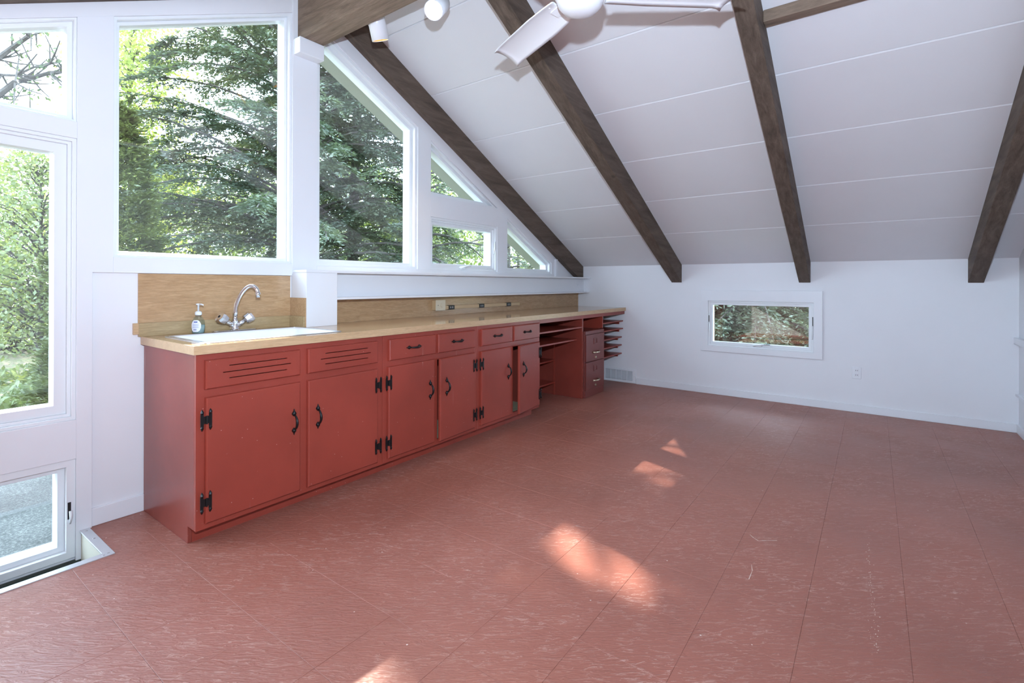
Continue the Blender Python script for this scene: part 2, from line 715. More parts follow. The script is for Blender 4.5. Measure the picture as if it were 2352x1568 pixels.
def roof_panel(xa, xb, y0, y1):
    """ceiling board between x = xa and xb, its underside on the slope, edges eased."""
    mb = MB()
    g = 0.0022
    c = 0.004
    xs = [xa + g, xa + g + c, xb - g - c, xb - g]
    poly = [(xs[0], ceil_z(xs[0]) + c), (xs[1], ceil_z(xs[1])), (xs[2], ceil_z(xs[2])), (xs[3], ceil_z(xs[3]) + c),
            (xs[3], ceil_z(xs[3]) + 0.03), (xs[0], ceil_z(xs[0]) + 0.03)]
    mb.prism(poly, y0, y1)
    return mb


joints = [K + 0.02, 5.072, 4.545, 4.015, 3.483, 2.953, 2.423, XR]
for a, b_ in zip(joints[1:], joints[:-1]):
    build('panel', roof_panel(a, b_, R, W), 'ceil', ceil)
joints = [XL - 0.02, -1.34, -0.81, -0.28, 0.25, 0.78, 1.31, XR]
for a, b_ in zip(joints[:-1], joints[1:]):
    build('panel', roof_panel(a, b_, R, W), 'ceil', ceil)
# roof deck over the panels with rake overhang beyond the window wall
deck = MB()
deck.prism([(K + 0.5, ceil_z(K + 0.5) + 0.031), (XR, ZR + 0.031), (XR, ZR + 0.16), (K + 0.5, ceil_z(K + 0.5) + 0.16)], R - 0.15, 3.52)
deck.prism([(XL - 0.5, ceil_z(XL - 0.5) + 0.031), (XR, ZR + 0.031), (XR, ZR + 0.16), (XL - 0.5, ceil_z(XL - 0.5) + 0.16)], R - 0.15, 3.52)
build('roof_deck', deck, 'siding', ceil)
# sage painted soffit and rake board outside
sof = MB()
xa, xb = XR + 0.02, K + 0.4
sof.prism([(xa, raf_z(xa) - 0.03), (xb, raf_z(xb) - 0.03), (xb, ceil_z(xb) + 0.03), (xa, ceil_z(xa) + 0.03)], YO, 3.50)
sof2 = MB()
xa, xb = XL - 0.4, XR - 0.02
sof2.prism([(xa, raf_z(xa) + 0.06), (xb, raf_z(xb) + 0.06), (xb, ceil_z(xb) + 0.03), (xa, ceil_z(xa) + 0.03)], YO, 3.42)
build('rake_soffit', sof, 'sage', ceil)
build('rake_soffit', sof2, 'sage', ceil)

# ------------------------------------------------------------------ walls
# far knee wall with the opening of the small awning window (y .487-1.457, z .56-1.0 glass)
kw_y0, kw_y1, kw_z0, kw_z1 = 0.475, 1.47, 0.53, 1.02
wf = MB()
wf.box(K, K + 0.12, R - 0.12, kw_y0, -0.2, ceil_z(K) + 0.02)
wf.box(K, K + 0.12, kw_y1, 2.340, -0.2, ceil_z(K) + 0.02)
wf.box(K, K + 0.12, 2.705, YO, -0.2, ceil_z(K) + 0.02)
wf.box(K, K + 0.12, 2.340, 2.705, -0.2, 0.028)              # duct opening behind the vent grille
wf.box(K, K + 0.12, 2.340, 2.705, 0.149, ceil_z(K) + 0.02)
wf.box(K, K + 0.12, kw_y0, kw_y1, -0.2, kw_z0)
wf.box(K, K + 0.12, kw_y0, kw_y1, kw_z1, ceil_z(K) + 0.02)
struct('wall_far', wf, 'wall')
# gable wall to the right of the camera and the knee wall behind it
wr = MB().prism([(XL - 0.1, -0.2), (K + 0.12, -0.2), (K + 0.12, ceil_z(K + 0.12) + 0.02), (XR, ZR + 0.02), (XL - 0.1, ceil_z(XL - 0.1) + 0.02)], R - 0.12, R)
struct('wall_right', wr, 'wall')
struct('wall_behind', MB().box(XL - 0.12, XL, R - 0.12, YO, -0.2, ceil_z(XL) + 0.02), 'wall')

# window wall: lower panels and everything solid above, as posts and rails round the openings
wl = MB()
wl.box(0.73, 1.756, W, YO, -0.25, 1.25)                      # panel behind the sink
wl.box(1.756, K, W, YO, -0.25, 1.30)                         # behind the counter
wl.box(XL - 0.1, -0.42, W, YO, -0.25, 0.30)
# gable strip above the openings, up to the ceiling
x0 = XL - 0.1
wl.prism([(x0, top_l(x0)), (1.756, top_l(1.756)), (1.756, ceil_z(1.756) + 0.03), (x0, ceil_z(x0) + 0.03)], YF + 0.004, YO)
wl.prism([(1.935, top_r(1.935)), (4.985, top_r(4.985)), (4.985, ceil_z(4.985) + 0.03), (1.935, ceil_z(1.935) + 0.03)], YF + 0.004, YO)
wl.prism([(4.985, 1.28), (K, 1.28), (K, ceil_z(K) + 0.03), (4.985, ceil_z(4.985) + 0.03)], YF + 0.012, YO)
struct('wall_left', wl, 'wall')

trims = []


def trim(mb, bevel=0.0015):
    trims.append(1)
    return struct('trim_%d' % len(trims), mb, 'trim', bevel)


trim(MB().prism([(0.671, -0.25), (0.731, -0.25), (0.731, 1.247), (0.812, 1.247), (0.812, top_l(0.812)), (0.671, top_l(0.671))], YF, YO))   # post beside the casement
trim(MB().box(0.812, 1.756, YF, YO, 1.247, 1.325))           # sill rail of the large window
trim(MB().prism([(1.756, 1.26), (1.935, 1.26), (1.935, ceil_z(1.935)), (XR, ZR), (1.756, ceil_z(1.756))], YF, YO))     # ridge post
trim(MB().box(1.935, 4.985, YF, YO, 1.26, 1.316))            # sill rail right
trim(MB().prism([(2.862, 1.316), (3.010, 1.316), (3.010, top_r(3.010)), (2.862, top_r(2.862))], YF, YO))
trim(MB().box(3.010, 3.945, YF, YO, 1.776, 1.962))
trim(MB().prism([(3.945, 1.316), (4.112, 1.316), (4.112, top_r(4.112)), (3.945, top_r(3.945))], YF, YO))
trim(MB().prism([(4.985, 1.30), (5.03, 1.30), (5.03, top_r(4.985)), (4.985, top_r(4.985))], YF, YO))
trim(MB().box(5.075, 5.115, YF - 0.012, YF + 0.02, 1.27, raf_z(5.115)))
trim(MB().box(-0.30, 0.671, YF, YO, 1.887, 1.967))           # rail under the upper left light
trim(MB().box(-0.30, 0.671, YF, YO, 0.353, 0.540))           # rail under the casement
trim(MB().prism([(-0.42, -0.25), (-0.30, -0.25), (-0.30, top_l(-0.30)), (-0.42, top_l(-0.42))], YF, YO))
trim(MB().box(-0.30, 0.671, YF + 0.02, YO, -0.25, -0.12))
trim(MB().prism([(XL - 0.1, -0.25), (-1.75, -0.25), (-1.75, top_l(-1.75)), (XL - 0.1, top_l(XL - 0.1))], YF, YO))
trim(MB().box(-1.75, -0.42, YF, YO, 0.30, 0.40))
# white block under the ridge beam
trim(MB().box(1.762, 1.938, 3.005, YF + 0.01, 2.70, 2.803), 0.004)


def window(n, poly, steps, pane_in, pane_y=3.165, extra=None):
    """framed light: nested rings step back to the glass; polygons in (x, z), counter-clockwise."""
    w = struct_empty('window_%d' % n)
    prev = poly
    tot = 0
    for k, (d, y) in enumerate(steps):
        inn = inset(poly, d)
        build('frame' if k == 0 else 'sash', MB().ring(poly if k == 0 else prev, inn, y, 3.21), 'vinyl', w, bevel=0.002)
        prev = inn
    build('pane', MB().prism(inset(poly, pane_in - 0.004), pane_y, pane_y + 0.006), 'glass', w)
    return w


w1 = window(1, [(0.812, 1.325), (1.756, 1.325), (1.756, top_l(1.756)), (0.812, top_l(0.812))], [(0.016, 3.092), (0.034, 3.125)], 0.034)
w2 = window(2, [(-0.30, 1.967), (0.671, 1.967), (0.671, top_l(0.671)), (-0.30, top_l(-0.30))], [(0.010, 3.09), (0.030, 3.12)], 0.030)
w3 = window(3, [(-0.30, 0.540), (0.671, 0.540), (0.671, 1.887), (-0.30, 1.887)], [(0.016, 3.088), (0.030, 3.102), (0.075, 3.118)], 0.075)
w4 = window(4, [(-0.30, -0.12), (0.671, -0.12), (0.671, 0.353), (-0.30, 0.353)], [(0.034, 3.088), (0.060, 3.118)], 0.060)
w5 = window(5, [(1.935, 1.316), (2.862, 1.316), (2.862, top_r(2.862)), (1.935, top_r(1.935))], [(0.022, 3.094), (0.050, 3.13)], 0.050)
w6 = window(6, [(3.010, 1.962), (3.945, 1.962), (3.010, top_r(3.010))], [(0.016, 3.094), (0.040, 3.13)], 0.040)
w7 = window(7, [(3.010, 1.316), (3.945, 1.316), (3.945, 1.776), (3.010, 1.776)], [(0.020, 3.088), (0.036, 3.105), (0.062, 3.12)], 0.062)
w8 = window(8, [(4.112, 1.316), (4.985, 1.316), (4.985, top_r(4.985)), (4.112, top_r(4.112))], [(0.022, 3.094), (0.050, 3.13)], 0.050)
w9 = window(9, [(-1.75, 0.40), (-0.42, 0.40), (-0.42, top_l(-0.42)), (-1.75, top_l(-1.75))], [(0.03, 3.10)], 0.03)  # unseen window past the frame edge, added to let daylight in


def lever(parent, x, y, z0, z1):
    mb = MB().box(x - 0.006, x + 0.006, y - 0.004, y + 0.01, z0, z1)
    build('latch_slot', mb, 'black', parent)
    build('latch_lever', MB().tube([(x + 0.004, y - 0.010, (z0 + z1) / 2), (x + 0.004, y - 0.016, (z0 + z1) / 2 - 0.03), (x + 0.001, y - 0.008, z0 - 0.02)], [0.007, 0.006, 0.004], 6), 'vinyl', parent, True)


lever(w4, 0.648, 3.088, 0.07, 0.15)


def crank(parent, c, ax):
    """folding crank of an awning window: body, arm and knob; ax is the direction along the sill."""
    c = Vector(c)
    ax = Vector(ax)
    inn = Vector((0, -1, 0)) if abs(ax.x) > 0.5 else Vector((-1, 0, 0))
    mb = MB()
    mb.tube([c - ax * 0.045, c - ax * 0.03, c + ax * 0.03, c + ax * 0.045], [0.006, 0.013, 0.013, 0.006], 8)
    build('crank_base', mb, 'vinyl', parent, True)
    p0 = c + inn * 0.015 - ax * 0.03
    build('crank_arm', MB().tube([p0, p0 + inn * 0.02 + ax * 0.03 + Vector((0, 0, 0.012)), p0 + inn * 0.022 + ax * 0.10 + Vector((0, 0, 0.022))], [0.008, 0.007, 0.006], 8), 'vinyl', parent, True)


crank(w7, (3.43, 3.085, 1.345), (1, 0, 0))
build('latch_lever', MB().tube([(3.905, 3.092, 1.50), (3.905, 3.082, 1.55), (3.905, 3.078, 1.62)], [0.006, 0.008, 0.005], 6), 'vinyl', w7, True)

# far awning window in the knee wall
w10 = struct_empty('window_10')
po = [(kw_y0, kw_z0), (kw_y1, kw_z0), (kw_y1, kw_z1), (kw_y0, kw_z1)]
pc = [(0.40, 0.468), (1.545, 0.468), (1.545, 1.138), (0.40, 1.138)]
build('casing', MB().ring(pc, po, K - 0.022, K + 0.002, 'x'), 'trim', w10, bevel=0.003)
build('frame', MB().ring(po, inset(po, 0.018), K - 0.006, K + 0.11, 'x'), 'vinyl', w10, bevel=0.002)
p2 = inset(po, 0.018)
build('sash', MB().ring(p2, inset(p2, 0.026), K + 0.012, K + 0.08, 'x'), 'vinyl', w10, bevel=0.002)
build('pane', MB().prism(inset(p2, 0.022), K + 0.045, K + 0.051, 'x'), 'glass', w10)
crank(w10, (K - 0.004, 0.98, 0.556), (0, -1, 0))
build('latch_lever', MB().tube([(K - 0.002, 0.484, 0.80), (K - 0.012, 0.484, 0.72), (K - 0.004, 0.486, 0.66)], [0.005, 0.006, 0.008], 6), 'vinyl', w10, True)
build('latch_lever', MB().tube([(K - 0.002, 1.461, 0.80), (K - 0.012, 1.461, 0.74), (K - 0.004, 1.460, 0.68)], [0.004, 0.005, 0.006], 6), 'vinyl', w10, True)
build('latch_slot', MB().box(K - 0.0075, K, 0.479, 0.487, 0.76, 0.88), 'black', w10)
build('latch_slot', MB().box(K - 0.0075, K, 1.457, 1.465, 0.76, 0.86), 'black', w10)
build('latch_slot', MB().box(K - 0.0075, K + 0.01, 0.86, 0.94, 0.574, 0.578), 'black', w10)
build('screen_frame', MB().box(K - 0.009, K - 0.004, kw_y0 + 0.004, kw_y1 - 0.004, kw_z1 - 0.012, kw_z1 - 0.004), 'vinyl', w10)

# baseboards
bbf = MB().box(K - 0.015, K + 0.005, R, 2.297, 0.0, 0.072).box(K - 0.015, K + 0.005, 2.735, W, 0, 0.072)
struct('baseboard_far', bbf, 'trim', 0.003)
struct('baseboard_left', MB().box(0.731, 0.947, W - 0.013, W + 0.005, 0.0, 0.088), 'trim', 0.003)
struct('baseboard_right', MB().box(0.5, K - 0.016, R - 0.005, R + 0.015, 0, 0.072), 'trim', 0.003)

# ------------------------------------------------------------------ beams
RW = 0.10


def rafter(y0, label, xe=K, w=RW, rest=None):
    mb = MB()
    foot = [(xe, raf_z(xe))] if rest is None else [(K - (rest - raf_z(K)) / S, rest), (xe, rest)]      # cut level where it rests on the ledge
    mb.prism([(XR + 0.07, raf_z(XR + 0.07))] + foot + [(xe, ceil_z(xe)), (XR + 0.07, ceil_z(XR + 0.07))], y0, y0 + w)
    o = build('rafter', mb, 'beam_x', bevel=0.004)
    return tag(o, label, 'beam', 'dark brown ceiling rafters')


rafter(3.018, 'dark brown rafter sloping down along the slanted windows to the white shelf', w=0.068, rest=1.2825)
rafter(1.762, 'dark brown rafter that the white fan blade crosses', w=0.115)
rafter(0.503, 'dark brown rafter ending above the small low window, cross beam butted against it')
rafter(-0.745, 'dark brown rafter ending beside the corner of the two bare white walls')
mb = MB().prism([(XL, raf_z(XL) + 0.035), (XR - 0.07, raf_z(XR - 0.07) + 0.01), (XR - 0.07, ceil_z(XR - 0.07)), (XL, ceil_z(XL))], 3.018, 3.086)
tag(build('rafter', mb, 'beam_x', bevel=0.004), 'dark brown rafter above the large square window, only its lower edge showing', 'beam', 'dark brown ceiling rafters')
tag(build('ridge_beam', MB().box(1.789, 1.938, R, YF + 0.002, 2.803, ZR - 0.02), 'beam_y', bevel=0.006),
    'thick weathered ridge beam ending on the white post between the windows', 'beam')
tag(build('cross_beam', MB().prism([(3.05, 2.665), (3.13, 2.665), (3.13, ceil_z(3.13) + 0.0), (3.05, ceil_z(3.05) + 0.0)], -0.645, 0.503), 'beam_y', bevel=0.004),
    'short brown cross beam running between two rafters under the ceiling', 'beam')

# ------------------------------------------------------------------ shelf box under the right-hand windows
PF = 2.915
ws = thing('window_ledge', 'long white ledge with fascia under the slanted windows', 'shelf', (3.7, W, 1.27))


def wpart(name, mb, m='trim', bevel=0.002, parent=None, **kw):
    return build(name, mb, m, parent, bevel=bevel, **kw)


def rel(mb, o):
    l = o.location
    mb.v = [(a - l.x, b - l.y, c - l.z) for a, b, c in mb.v]
    return mb


wpart('top_board', rel(MB().box(1.757, K, PF, W, 1.266, 1.283), ws), parent=ws)
wpart('fascia', rel(MB().box(1.985, K, 3.012, W, 1.101, 1.266), ws), parent=ws)
wpart('bottom_board', rel(MB().box(1.985, K, 2.925, W, 1.086, 1.101), ws), parent=ws)
wpart('bracket_pin', rel(MB().tube([(5.49, 3.012, 1.185), (5.49, 2.995, 1.185)], 0.008, 8), ws), parent=ws, bevel=0)
trim(MB().box(1.760, 1.985, PF + 0.003, W, 0.915, 1.266), 0.002)                     # pilaster under the ridge post

# laminate backsplashes
bs = thing('backsplash', 'tan wood-grain backsplash panel behind the sink and faucet', 'backsplash', (1.34, W, 0.915))
wpart('panel', rel(MB().box(0.920, 1.752, W - 0.006, W, 0.915, 1.245), bs), 'lam', 0.0008, bs)
wpart('return_panel', rel(MB().box(1.752, 1.762, PF + 0.004, W, 0.915, 1.103), bs), 'lam', 0.0008, bs)
wpart('lower_strip', rel(MB().box(0.920, 1.752, W - 0.018, W - 0.005, 0.915, 0.986), bs), 'lamstrip', 0.0015, bs)
wpart('lower_strip', rel(MB().box(1.740, 1.752, PF + 0.004, W - 0.018, 0.915, 0.986), bs), 'lamstrip', 0.0015, bs)
wpart('strip_end', rel(MB().box(0.897, 0.9205, W - 0.016, W, 0.928, 0.986), bs), 'lamedge', 0.001, bs)
b2 = thing('backsplash', 'low tan wood-grain backsplash behind the outlet strip', 'backsplash', (3.8, W, 0.915))
wpart('panel', rel(MB().box(1.985, K - 0.005, W - 0.006, W, 0.915, 1.086), b2), 'lam', 0.0008, b2)
wpart('end_strip', rel(MB().box(K - 0.045, K - 0.001, W - 0.009, W - 0.0055, 0.915, 1.086), b2), 'lam', 0.0008, b2)

# ------------------------------------------------------------------ countertop and sink
FC, F = 2.437, 2.452
CT0, CT1 = 0.875, 0.915
SX0, SX1, SY0, SY1 = 1.005, 1.735, 2.505, 2.985
ct = thing('countertop', 'long tan laminate countertop over the red cabinets', 'countertop', (3.3, 2.77, CT1))
cm = MB()
yb = W - 0.0065
cm.box(0.936, SX0, FC + 0.003, yb, CT0, CT1).box(SX1, 1.759, FC + 0.003, yb, CT0, CT1)
cm.box(SX0, SX1, FC + 0.003, SY0, CT0, CT1).box(SX0, SX1, SY1, yb, CT0, CT1)
cm.box(1.759, K - 0.001, FC + 0.003, yb, CT0, CT1)
build('top', rel(cm, ct), 'lamtop', ct)
em = MB().box(0.931, K - 0.001, FC - 0.001, FC + 0.003, CT0 - 0.0005, CT1 - 0.0005).box(0.931, 0.936, FC + 0.003, yb, CT0 - 0.0005, CT1 - 0.0005)
build('edge_band', rel(em, ct), 'lamedge', ct)


def rrect(x0, x1, y0, y1, r, n=5):
    pts = []
    for (cx, cy, a0) in ((x1 - r, y0 + r, -PI / 2), (x1 - r, y1 - r, 0), (x0 + r, y1 - r, PI / 2), (x0 + r, y0 + r, PI)):
        for k in range(n + 1):
            a = a0 + PI / 2 * k / n
            pts.append((cx + r * math.cos(a), cy + r * math.sin(a)))
    return pts


def loops(mb, ls):
    b = len(mb.v)
    n = len(ls[0][0])
    for (poly, z) in ls:
        mb.v += [(p, q, z) for p, q in poly]
    for i in range(len(ls) - 1):
        for k in range(n):
            k2 = (k + 1) % n
            mb.f.append((b + i * n + k, b + i * n + k2, b + (i + 1) * n + k2, b + (i + 1) * n + k))
    e = b + (len(ls) - 1) * n
    mb.f.append(tuple(e + k for k in range(n)))
    return mb


sk = thing('sink', 'white enamel drop-in sink with steel rim', 'sink', (1.37, 2.745, CT1))
basin = loops(MB(), [(rrect(SX0 + 0.004, SX1 - 0.004, SY0 + 0.004, SY1 - 0.004, 0.03), CT1 + 0.0015),
                     (rrect(SX0 + 0.022, SX1 - 0.022, SY0 + 0.022, SY1 - 0.022, 0.035), CT1 + 0.0025),
                     (rrect(SX0 + 0.034, SX1 - 0.034, SY0 + 0.034, SY1 - 0.034, 0.04), CT1 - 0.012),
                     (rrect(SX0 + 0.048, SX1 - 0.048, SY0 + 0.048, SY1 - 0.048, 0.05), CT1 - 0.150),
                     (rrect(SX0 + 0.090, SX1 - 0.090, SY0 + 0.090, SY1 - 0.090, 0.05), CT1 - 0.178)])
build('basin', rel(basin, sk), 'enamel', sk, True)
rim = MB()
rim.ring(rrect(SX0 - 0.008, SX1 + 0.008, SY0 - 0.008, SY1 + 0.008, 0.036), rrect(SX0 + 0.006, SX1 - 0.006, SY0 + 0.006, SY1 - 0.006, 0.03), CT1 - 0.001, CT1 + 0.0032, 'z')
build('steel_rim', rel(rim, sk), 'steel', sk)
build('drain', rel(MB().lathe([(0.042, 0.0), (0.042, 0.003), (0.03, 0.004), (0.02, 0.001)], (1.37, 2.745, CT1 - 0.178), 20), sk), 'steel', sk, True)

# faucet: deck plate, central body, gooseneck, two faceted knobs
fc = thing('faucet', 'chrome gooseneck faucet with two faceted knobs', 'faucet', (1.378, 3.036, CT1))
pl = MB().prism(rrect(-0.125, 0.125, -0.026, 0.026, 0.024), 0, 0.008, 'z')
build('deck_plate', pl, 'chrome', fc, bevel=0.002)
build('body', MB().lathe([(0.026, 0.006), (0.026, 0.02), (0.018, 0.032), (0.015, 0.05), (0.019, 0.056), (0.015, 0.064), (0.012, 0.08), (0.012, 0.09)], (0, 0, 0), 20), 'chrome', fc, True)
ctrl = [Vector(q) for q in ((0, 0, 0.080), (0.002, 0, 0.11), (0.008, -0.003, 0.155), (0.022, -0.012, 0.205), (0.042, -0.026, 0.243), (0.062, -0.040, 0.262),
                            (0.080, -0.053, 0.262), (0.094, -0.063, 0.246), (0.100, -0.067, 0.222), (0.101, -0.068, 0.196))]
sp = []
for k in range(1, len(ctrl) - 2):
    p0, p1, p2, p3 = ctrl[k - 1:k + 3]
    for q in range(4):
        u = q / 4
        sp.append(0.5 * ((2 * p1) + (p2 - p0) * u + (2 * p0 - 5 * p1 + 4 * p2 - p3) * u * u + (3 * p1 - p0 - 3 * p2 + p3) * u ** 3))
sp = [ctrl[0]] + sp + [ctrl[-2], ctrl[-1]]
build('spout', MB().tube(sp, [0.0125] * (len(sp) - 2) + [0.0145, 0.0145], 14), 'chrome', fc, True)
for sx in (-1, 1):
    d = Vector((sx * 0.80, -0.12, 0.58)).normalized()
    b0 = Vector((sx * 0.012, 0, 0.032))
    kb = build('knob', MB().tube([b0 + d * 0.050, b0 + d * 0.056, b0 + d * 0.085, b0 + d * 0.098, b0 + d * 0.100], [0.023, 0.029, 0.036, 0.031, 0.020], 8), 'chrome', fc)
    build('knob_stem', MB().tube([b0, b0 + d * 0.03, b0 + d * 0.052], [0.015, 0.013, 0.014], 12), 'chrome', kb, True)
    build('index_cap', MB().tube([b0 + d * 0.0995, b0 + d * 0.102], 0.008, 10), 'labelblue' if sx > 0 else 'black', kb, True)

# soap dispenser
sd = thing('soap_dispenser', 'clear plastic pump bottle of hand soap beside the faucet', 'soap dispenser', (1.178, 3.025, CT1), -0.6)


def oval(a, b_, z, n=20):
    return ([(a * math.cos(2 * PI * k / n), b_ * math.sin(2 * PI * k / n)) for k in range(n)], z)


bt = loops(MB(), [oval(0.026, 0.017, 0.0), oval(0.031, 0.020, 0.006), oval(0.0335, 0.021, 0.035), oval(0.031, 0.020, 0.07), oval(0.022, 0.016, 0.09), oval(0.013, 0.013, 0.098), oval(0.013, 0.013, 0.106)])
build('bottle', bt, 'bottle', sd, True)
build('soap', loops(MB(), [oval(0.024, 0.015, 0.003), oval(0.029, 0.0185, 0.008), oval(0.0315, 0.0195, 0.035), oval(0.0312, 0.0192, 0.05)]), mat('pale_aqua_soap', (0.55, 0.72, 0.72), 0.2, **{'Transmission Weight': 0.6}), sd, True)
build('collar', MB().lathe([(0.0155, 0.103), (0.017, 0.106), (0.017, 0.118), (0.012, 0.124), (0.006, 0.126)], (0, 0, 0), 18), 'softwhite', sd, True)
pm = MB().lathe([(0.0045, 0.124), (0.0045, 0.158), (0.012, 0.160), (0.012, 0.166), (0.004, 0.168)], (0, 0, 0), 14)
pm.tube([(0, 0, 0.163), (0.02, -0.02, 0.163), (0.03, -0.03, 0.160)], [0.005, 0.0042, 0.0035], 8)
build('pump', pm, 'softwhite', sd, True)
lb = MB()
nn = 14
for j, (zz, hw) in enumerate(((0.012, 0.35), (0.02, 0.62), (0.035, 0.78), (0.055, 0.78), (0.068, 0.6), (0.076, 0.35))):
    for k in range(nn + 1):
        a = -PI / 2 - 0.25 + (k / nn - 0.5) * 2 * hw
        sc = 1.015 if zz < 0.06 else 1.0 - (zz - 0.06) * 4.0
        lb.v.append((0.0338 * sc * math.cos(a), 0.0213 * sc * math.sin(a) - 0.0006, zz))
for j in range(5):
    for k in range(nn):
        q = j * (nn + 1) + k
        lb.f.append((q, q + 1, q + nn + 2, q + nn + 1))
la = build('label', lb, 'label', sd, True)


def strip(z0, z1, a0, a1, m, parent):
    mb = MB()
    for zz in (z0, z1):
        for k in range(7):
            a = -PI / 2 - 0.25 + a0 + (a1 - a0) * k / 6
            sc = 1.035 if zz < 0.06 else 1.02 - (zz - 0.06) * 4.0
            mb.v.append((0.0338 * sc * math.cos(a), 0.0213 * sc * math.sin(a) - 0.0010, zz))
    for k in range(6):
        mb.f.append((k, k + 1, k + 8, k + 7))
    return build('print', mb, m, parent)


strip(0.063, 0.069, -0.28, 0.28, 'labelblue', la)
for q, zz in enumerate((0.054, 0.049, 0.044, 0.039, 0.034)):
    strip(zz, zz + 0.0018, -0.5, 0.5 - 0.1 * (q % 2), 'labelgrey', la)
strip(0.020, 0.028, -0.3, 0.15, 'labelgrey', la)

# ------------------------------------------------------------------ cabinet hardware meshes (shared)


def pull_mesh():
    """spade-ended arched pull, standing along z, mounted on the plane y = 0, reaching to -y."""
    mb = MB()
    for s_ in (-1, 1):
        prof = [(0.003, 0.030, 0.004), (0.0085, 0.036, 0.010), (0.0125, 0.043, 0.014), (0.0105, 0.049, 0.012), (0.004, 0.057, 0.008), (0.0012, 0.068, 0.003)]
        b = len(mb.v)
        for (hw, z, th) in prof:
            for k in range(8):
                a = 2 * PI * k / 8
                mb.v.append((max(hw, 0.0012) * math.cos(a), min(0.0, -th * math.sin(a)) if math.sin(a) > 0 else 0.0, s_ * z))
        for i in range(len(prof) - 1):
            for k in range(8):
                k2 = (k + 1) % 8
                mb.f.append((b + i * 8 + k, b + i * 8 + k2, b + (i + 1) * 8 + k2, b + (i + 1) * 8 + k))
    pts = []
    for k in range(11):
        u = -1 + 2 * k / 10
        pts.append((0, -0.008 - 0.024 * (1 - u * u) ** 0.7, u * 0.038))
    mb.tube(pts, [0.0045 + 0.003 * (1 - abs(-1 + 2 * k / 10)) for k in range(11)], 8)
    return mb.mesh('pull_handle', 'iron', True)


def hinge_mesh():
    """wrought H hinge: two leaves with pointed ends and a knuckle between."""
    mb = MB()
    for s_, off in ((-1, 0.0), (1, 0.0)):
        x = s_ * 0.0175
        mb.box(x - 0.0065, x + 0.0065, -0.004, 0.0, -0.029, 0.029)
        for e in (-1, 1):
            mb.tube([(x, -0.0025, e * 0.027), (x, -0.004, e * 0.034), (x, -0.003, e * 0.040), (x, -0.001, e * 0.049)], [0.0045, 0.0092, 0.0072, 0.0012], 8, flat=0.75)
    mb.box(-0.012, 0.012, -0.0035, 0.0, -0.0165, 0.0165)
    mb.tube([(0.002, -0.005, -0.0185), (0.002, -0.005, 0.0185)], 0.0048, 8)
    return mb.mesh('hinge', 'iron')


PULL, HINGE = pull_mesh(), hinge_mesh()
DY = 0.019          # doors stand proud of the face frame


def lip_panel(w, h, t=DY):
    """door or drawer front, back on y = 0, with a stepped, rounded edge; origin at lower left."""
    mb = MB()
    e = 0.007
    b = len(mb.v)
    for (i, y) in ((0, 0.0), (0, -t * 0.45), (e * 0.3, -t * 0.8), (e, -t)):
        mb.v += [(i, y, i), (w - i, y, i), (w - i, y, h - i), (i, y, h - i)]
    for r in range(3):
        for k in range(4):
            k2 = (k + 1) % 4
            mb.f.append((b + r * 4 + k, b + r * 4 + k2, b + r * 4 + 4 + k2, b + r * 4 + 4 + k))
    mb.f.append((b + 12, b + 13, b + 14, b + 15))
    mb.f.append((b + 3, b + 2, b + 1, b))
    return mb


def slotted_panel(w, h, t=DY):
    """false drawer front with three routed vent slots."""
    mb = MB()
    e = 0.006
    b = 0
    for (i, y) in ((0, 0.0), (0, -t * 0.45), (e * 0.3, -t * 0.8), (e, -t)):
        mb.v += [(i, y, i), (w - i, y, i), (w - i, y, h - i), (i, y, h - i)]
    for r in range(3):
        for k in range(4):
            k2 = (k + 1) % 4
            mb.f.append((r * 4 + k, r * 4 + k2, r * 4 + 4 + k2, r * 4 + 4 + k))
    # open at the back; the slots look into the cabinet
    # the front face, cut round the slots
    rows = [(0.30, 0.22), (0.52, 0.16), (0.74, 0.22)]
    z = e
    s_ = 0.0022
    for (fz, fx) in rows:
        zc = h * fz
        q = len(mb.v)
        mb.v += [(e, -t, z), (w - e, -t, z), (w - e, -t, zc - s_), (e, -t, zc - s_)]
        mb.f.append((q, q + 1, q + 2, q + 3))
        xa, xb = w * fx, w * (1 - fx * 0.75)
        for (p0, p1) in ((e, xa), (xb, w - e)):
            q = len(mb.v)
            mb.v += [(p0, -t, zc - s_), (p1, -t, zc - s_), (p1, -t, zc + s_), (p0, -t, zc + s_)]
            mb.f.append((q, q + 1, q + 2, q + 3))
        # slot walls
        q = len(mb.v)
        mb.v += [(xa, -t, zc - s_), (xb, -t, zc - s_), (xb, -t, zc + s_), (xa, -t, zc + s_), (xa, 0.0, zc - s_), (xb, 0.0, zc - s_), (xb, 0.0, zc + s_), (xa, 0.0, zc + s_)]
        for k in range(4):
            k2 = (k + 1) % 4
            mb.f.append((q + k, q + k2, q + 4 + k2, q + 4 + k))
        z = zc + s_
    q = len(mb.v)
    mb.v += [(e, -t, z), (w - e, -t, z), (w - e, -t, h - e), (e, -t, h - e)]
    mb.f.append((q, q + 1, q + 2, q + 3))
    return mb


ZB, ZT = 0.078, CT0           # underside and top of the face frame
TOE = 0.085


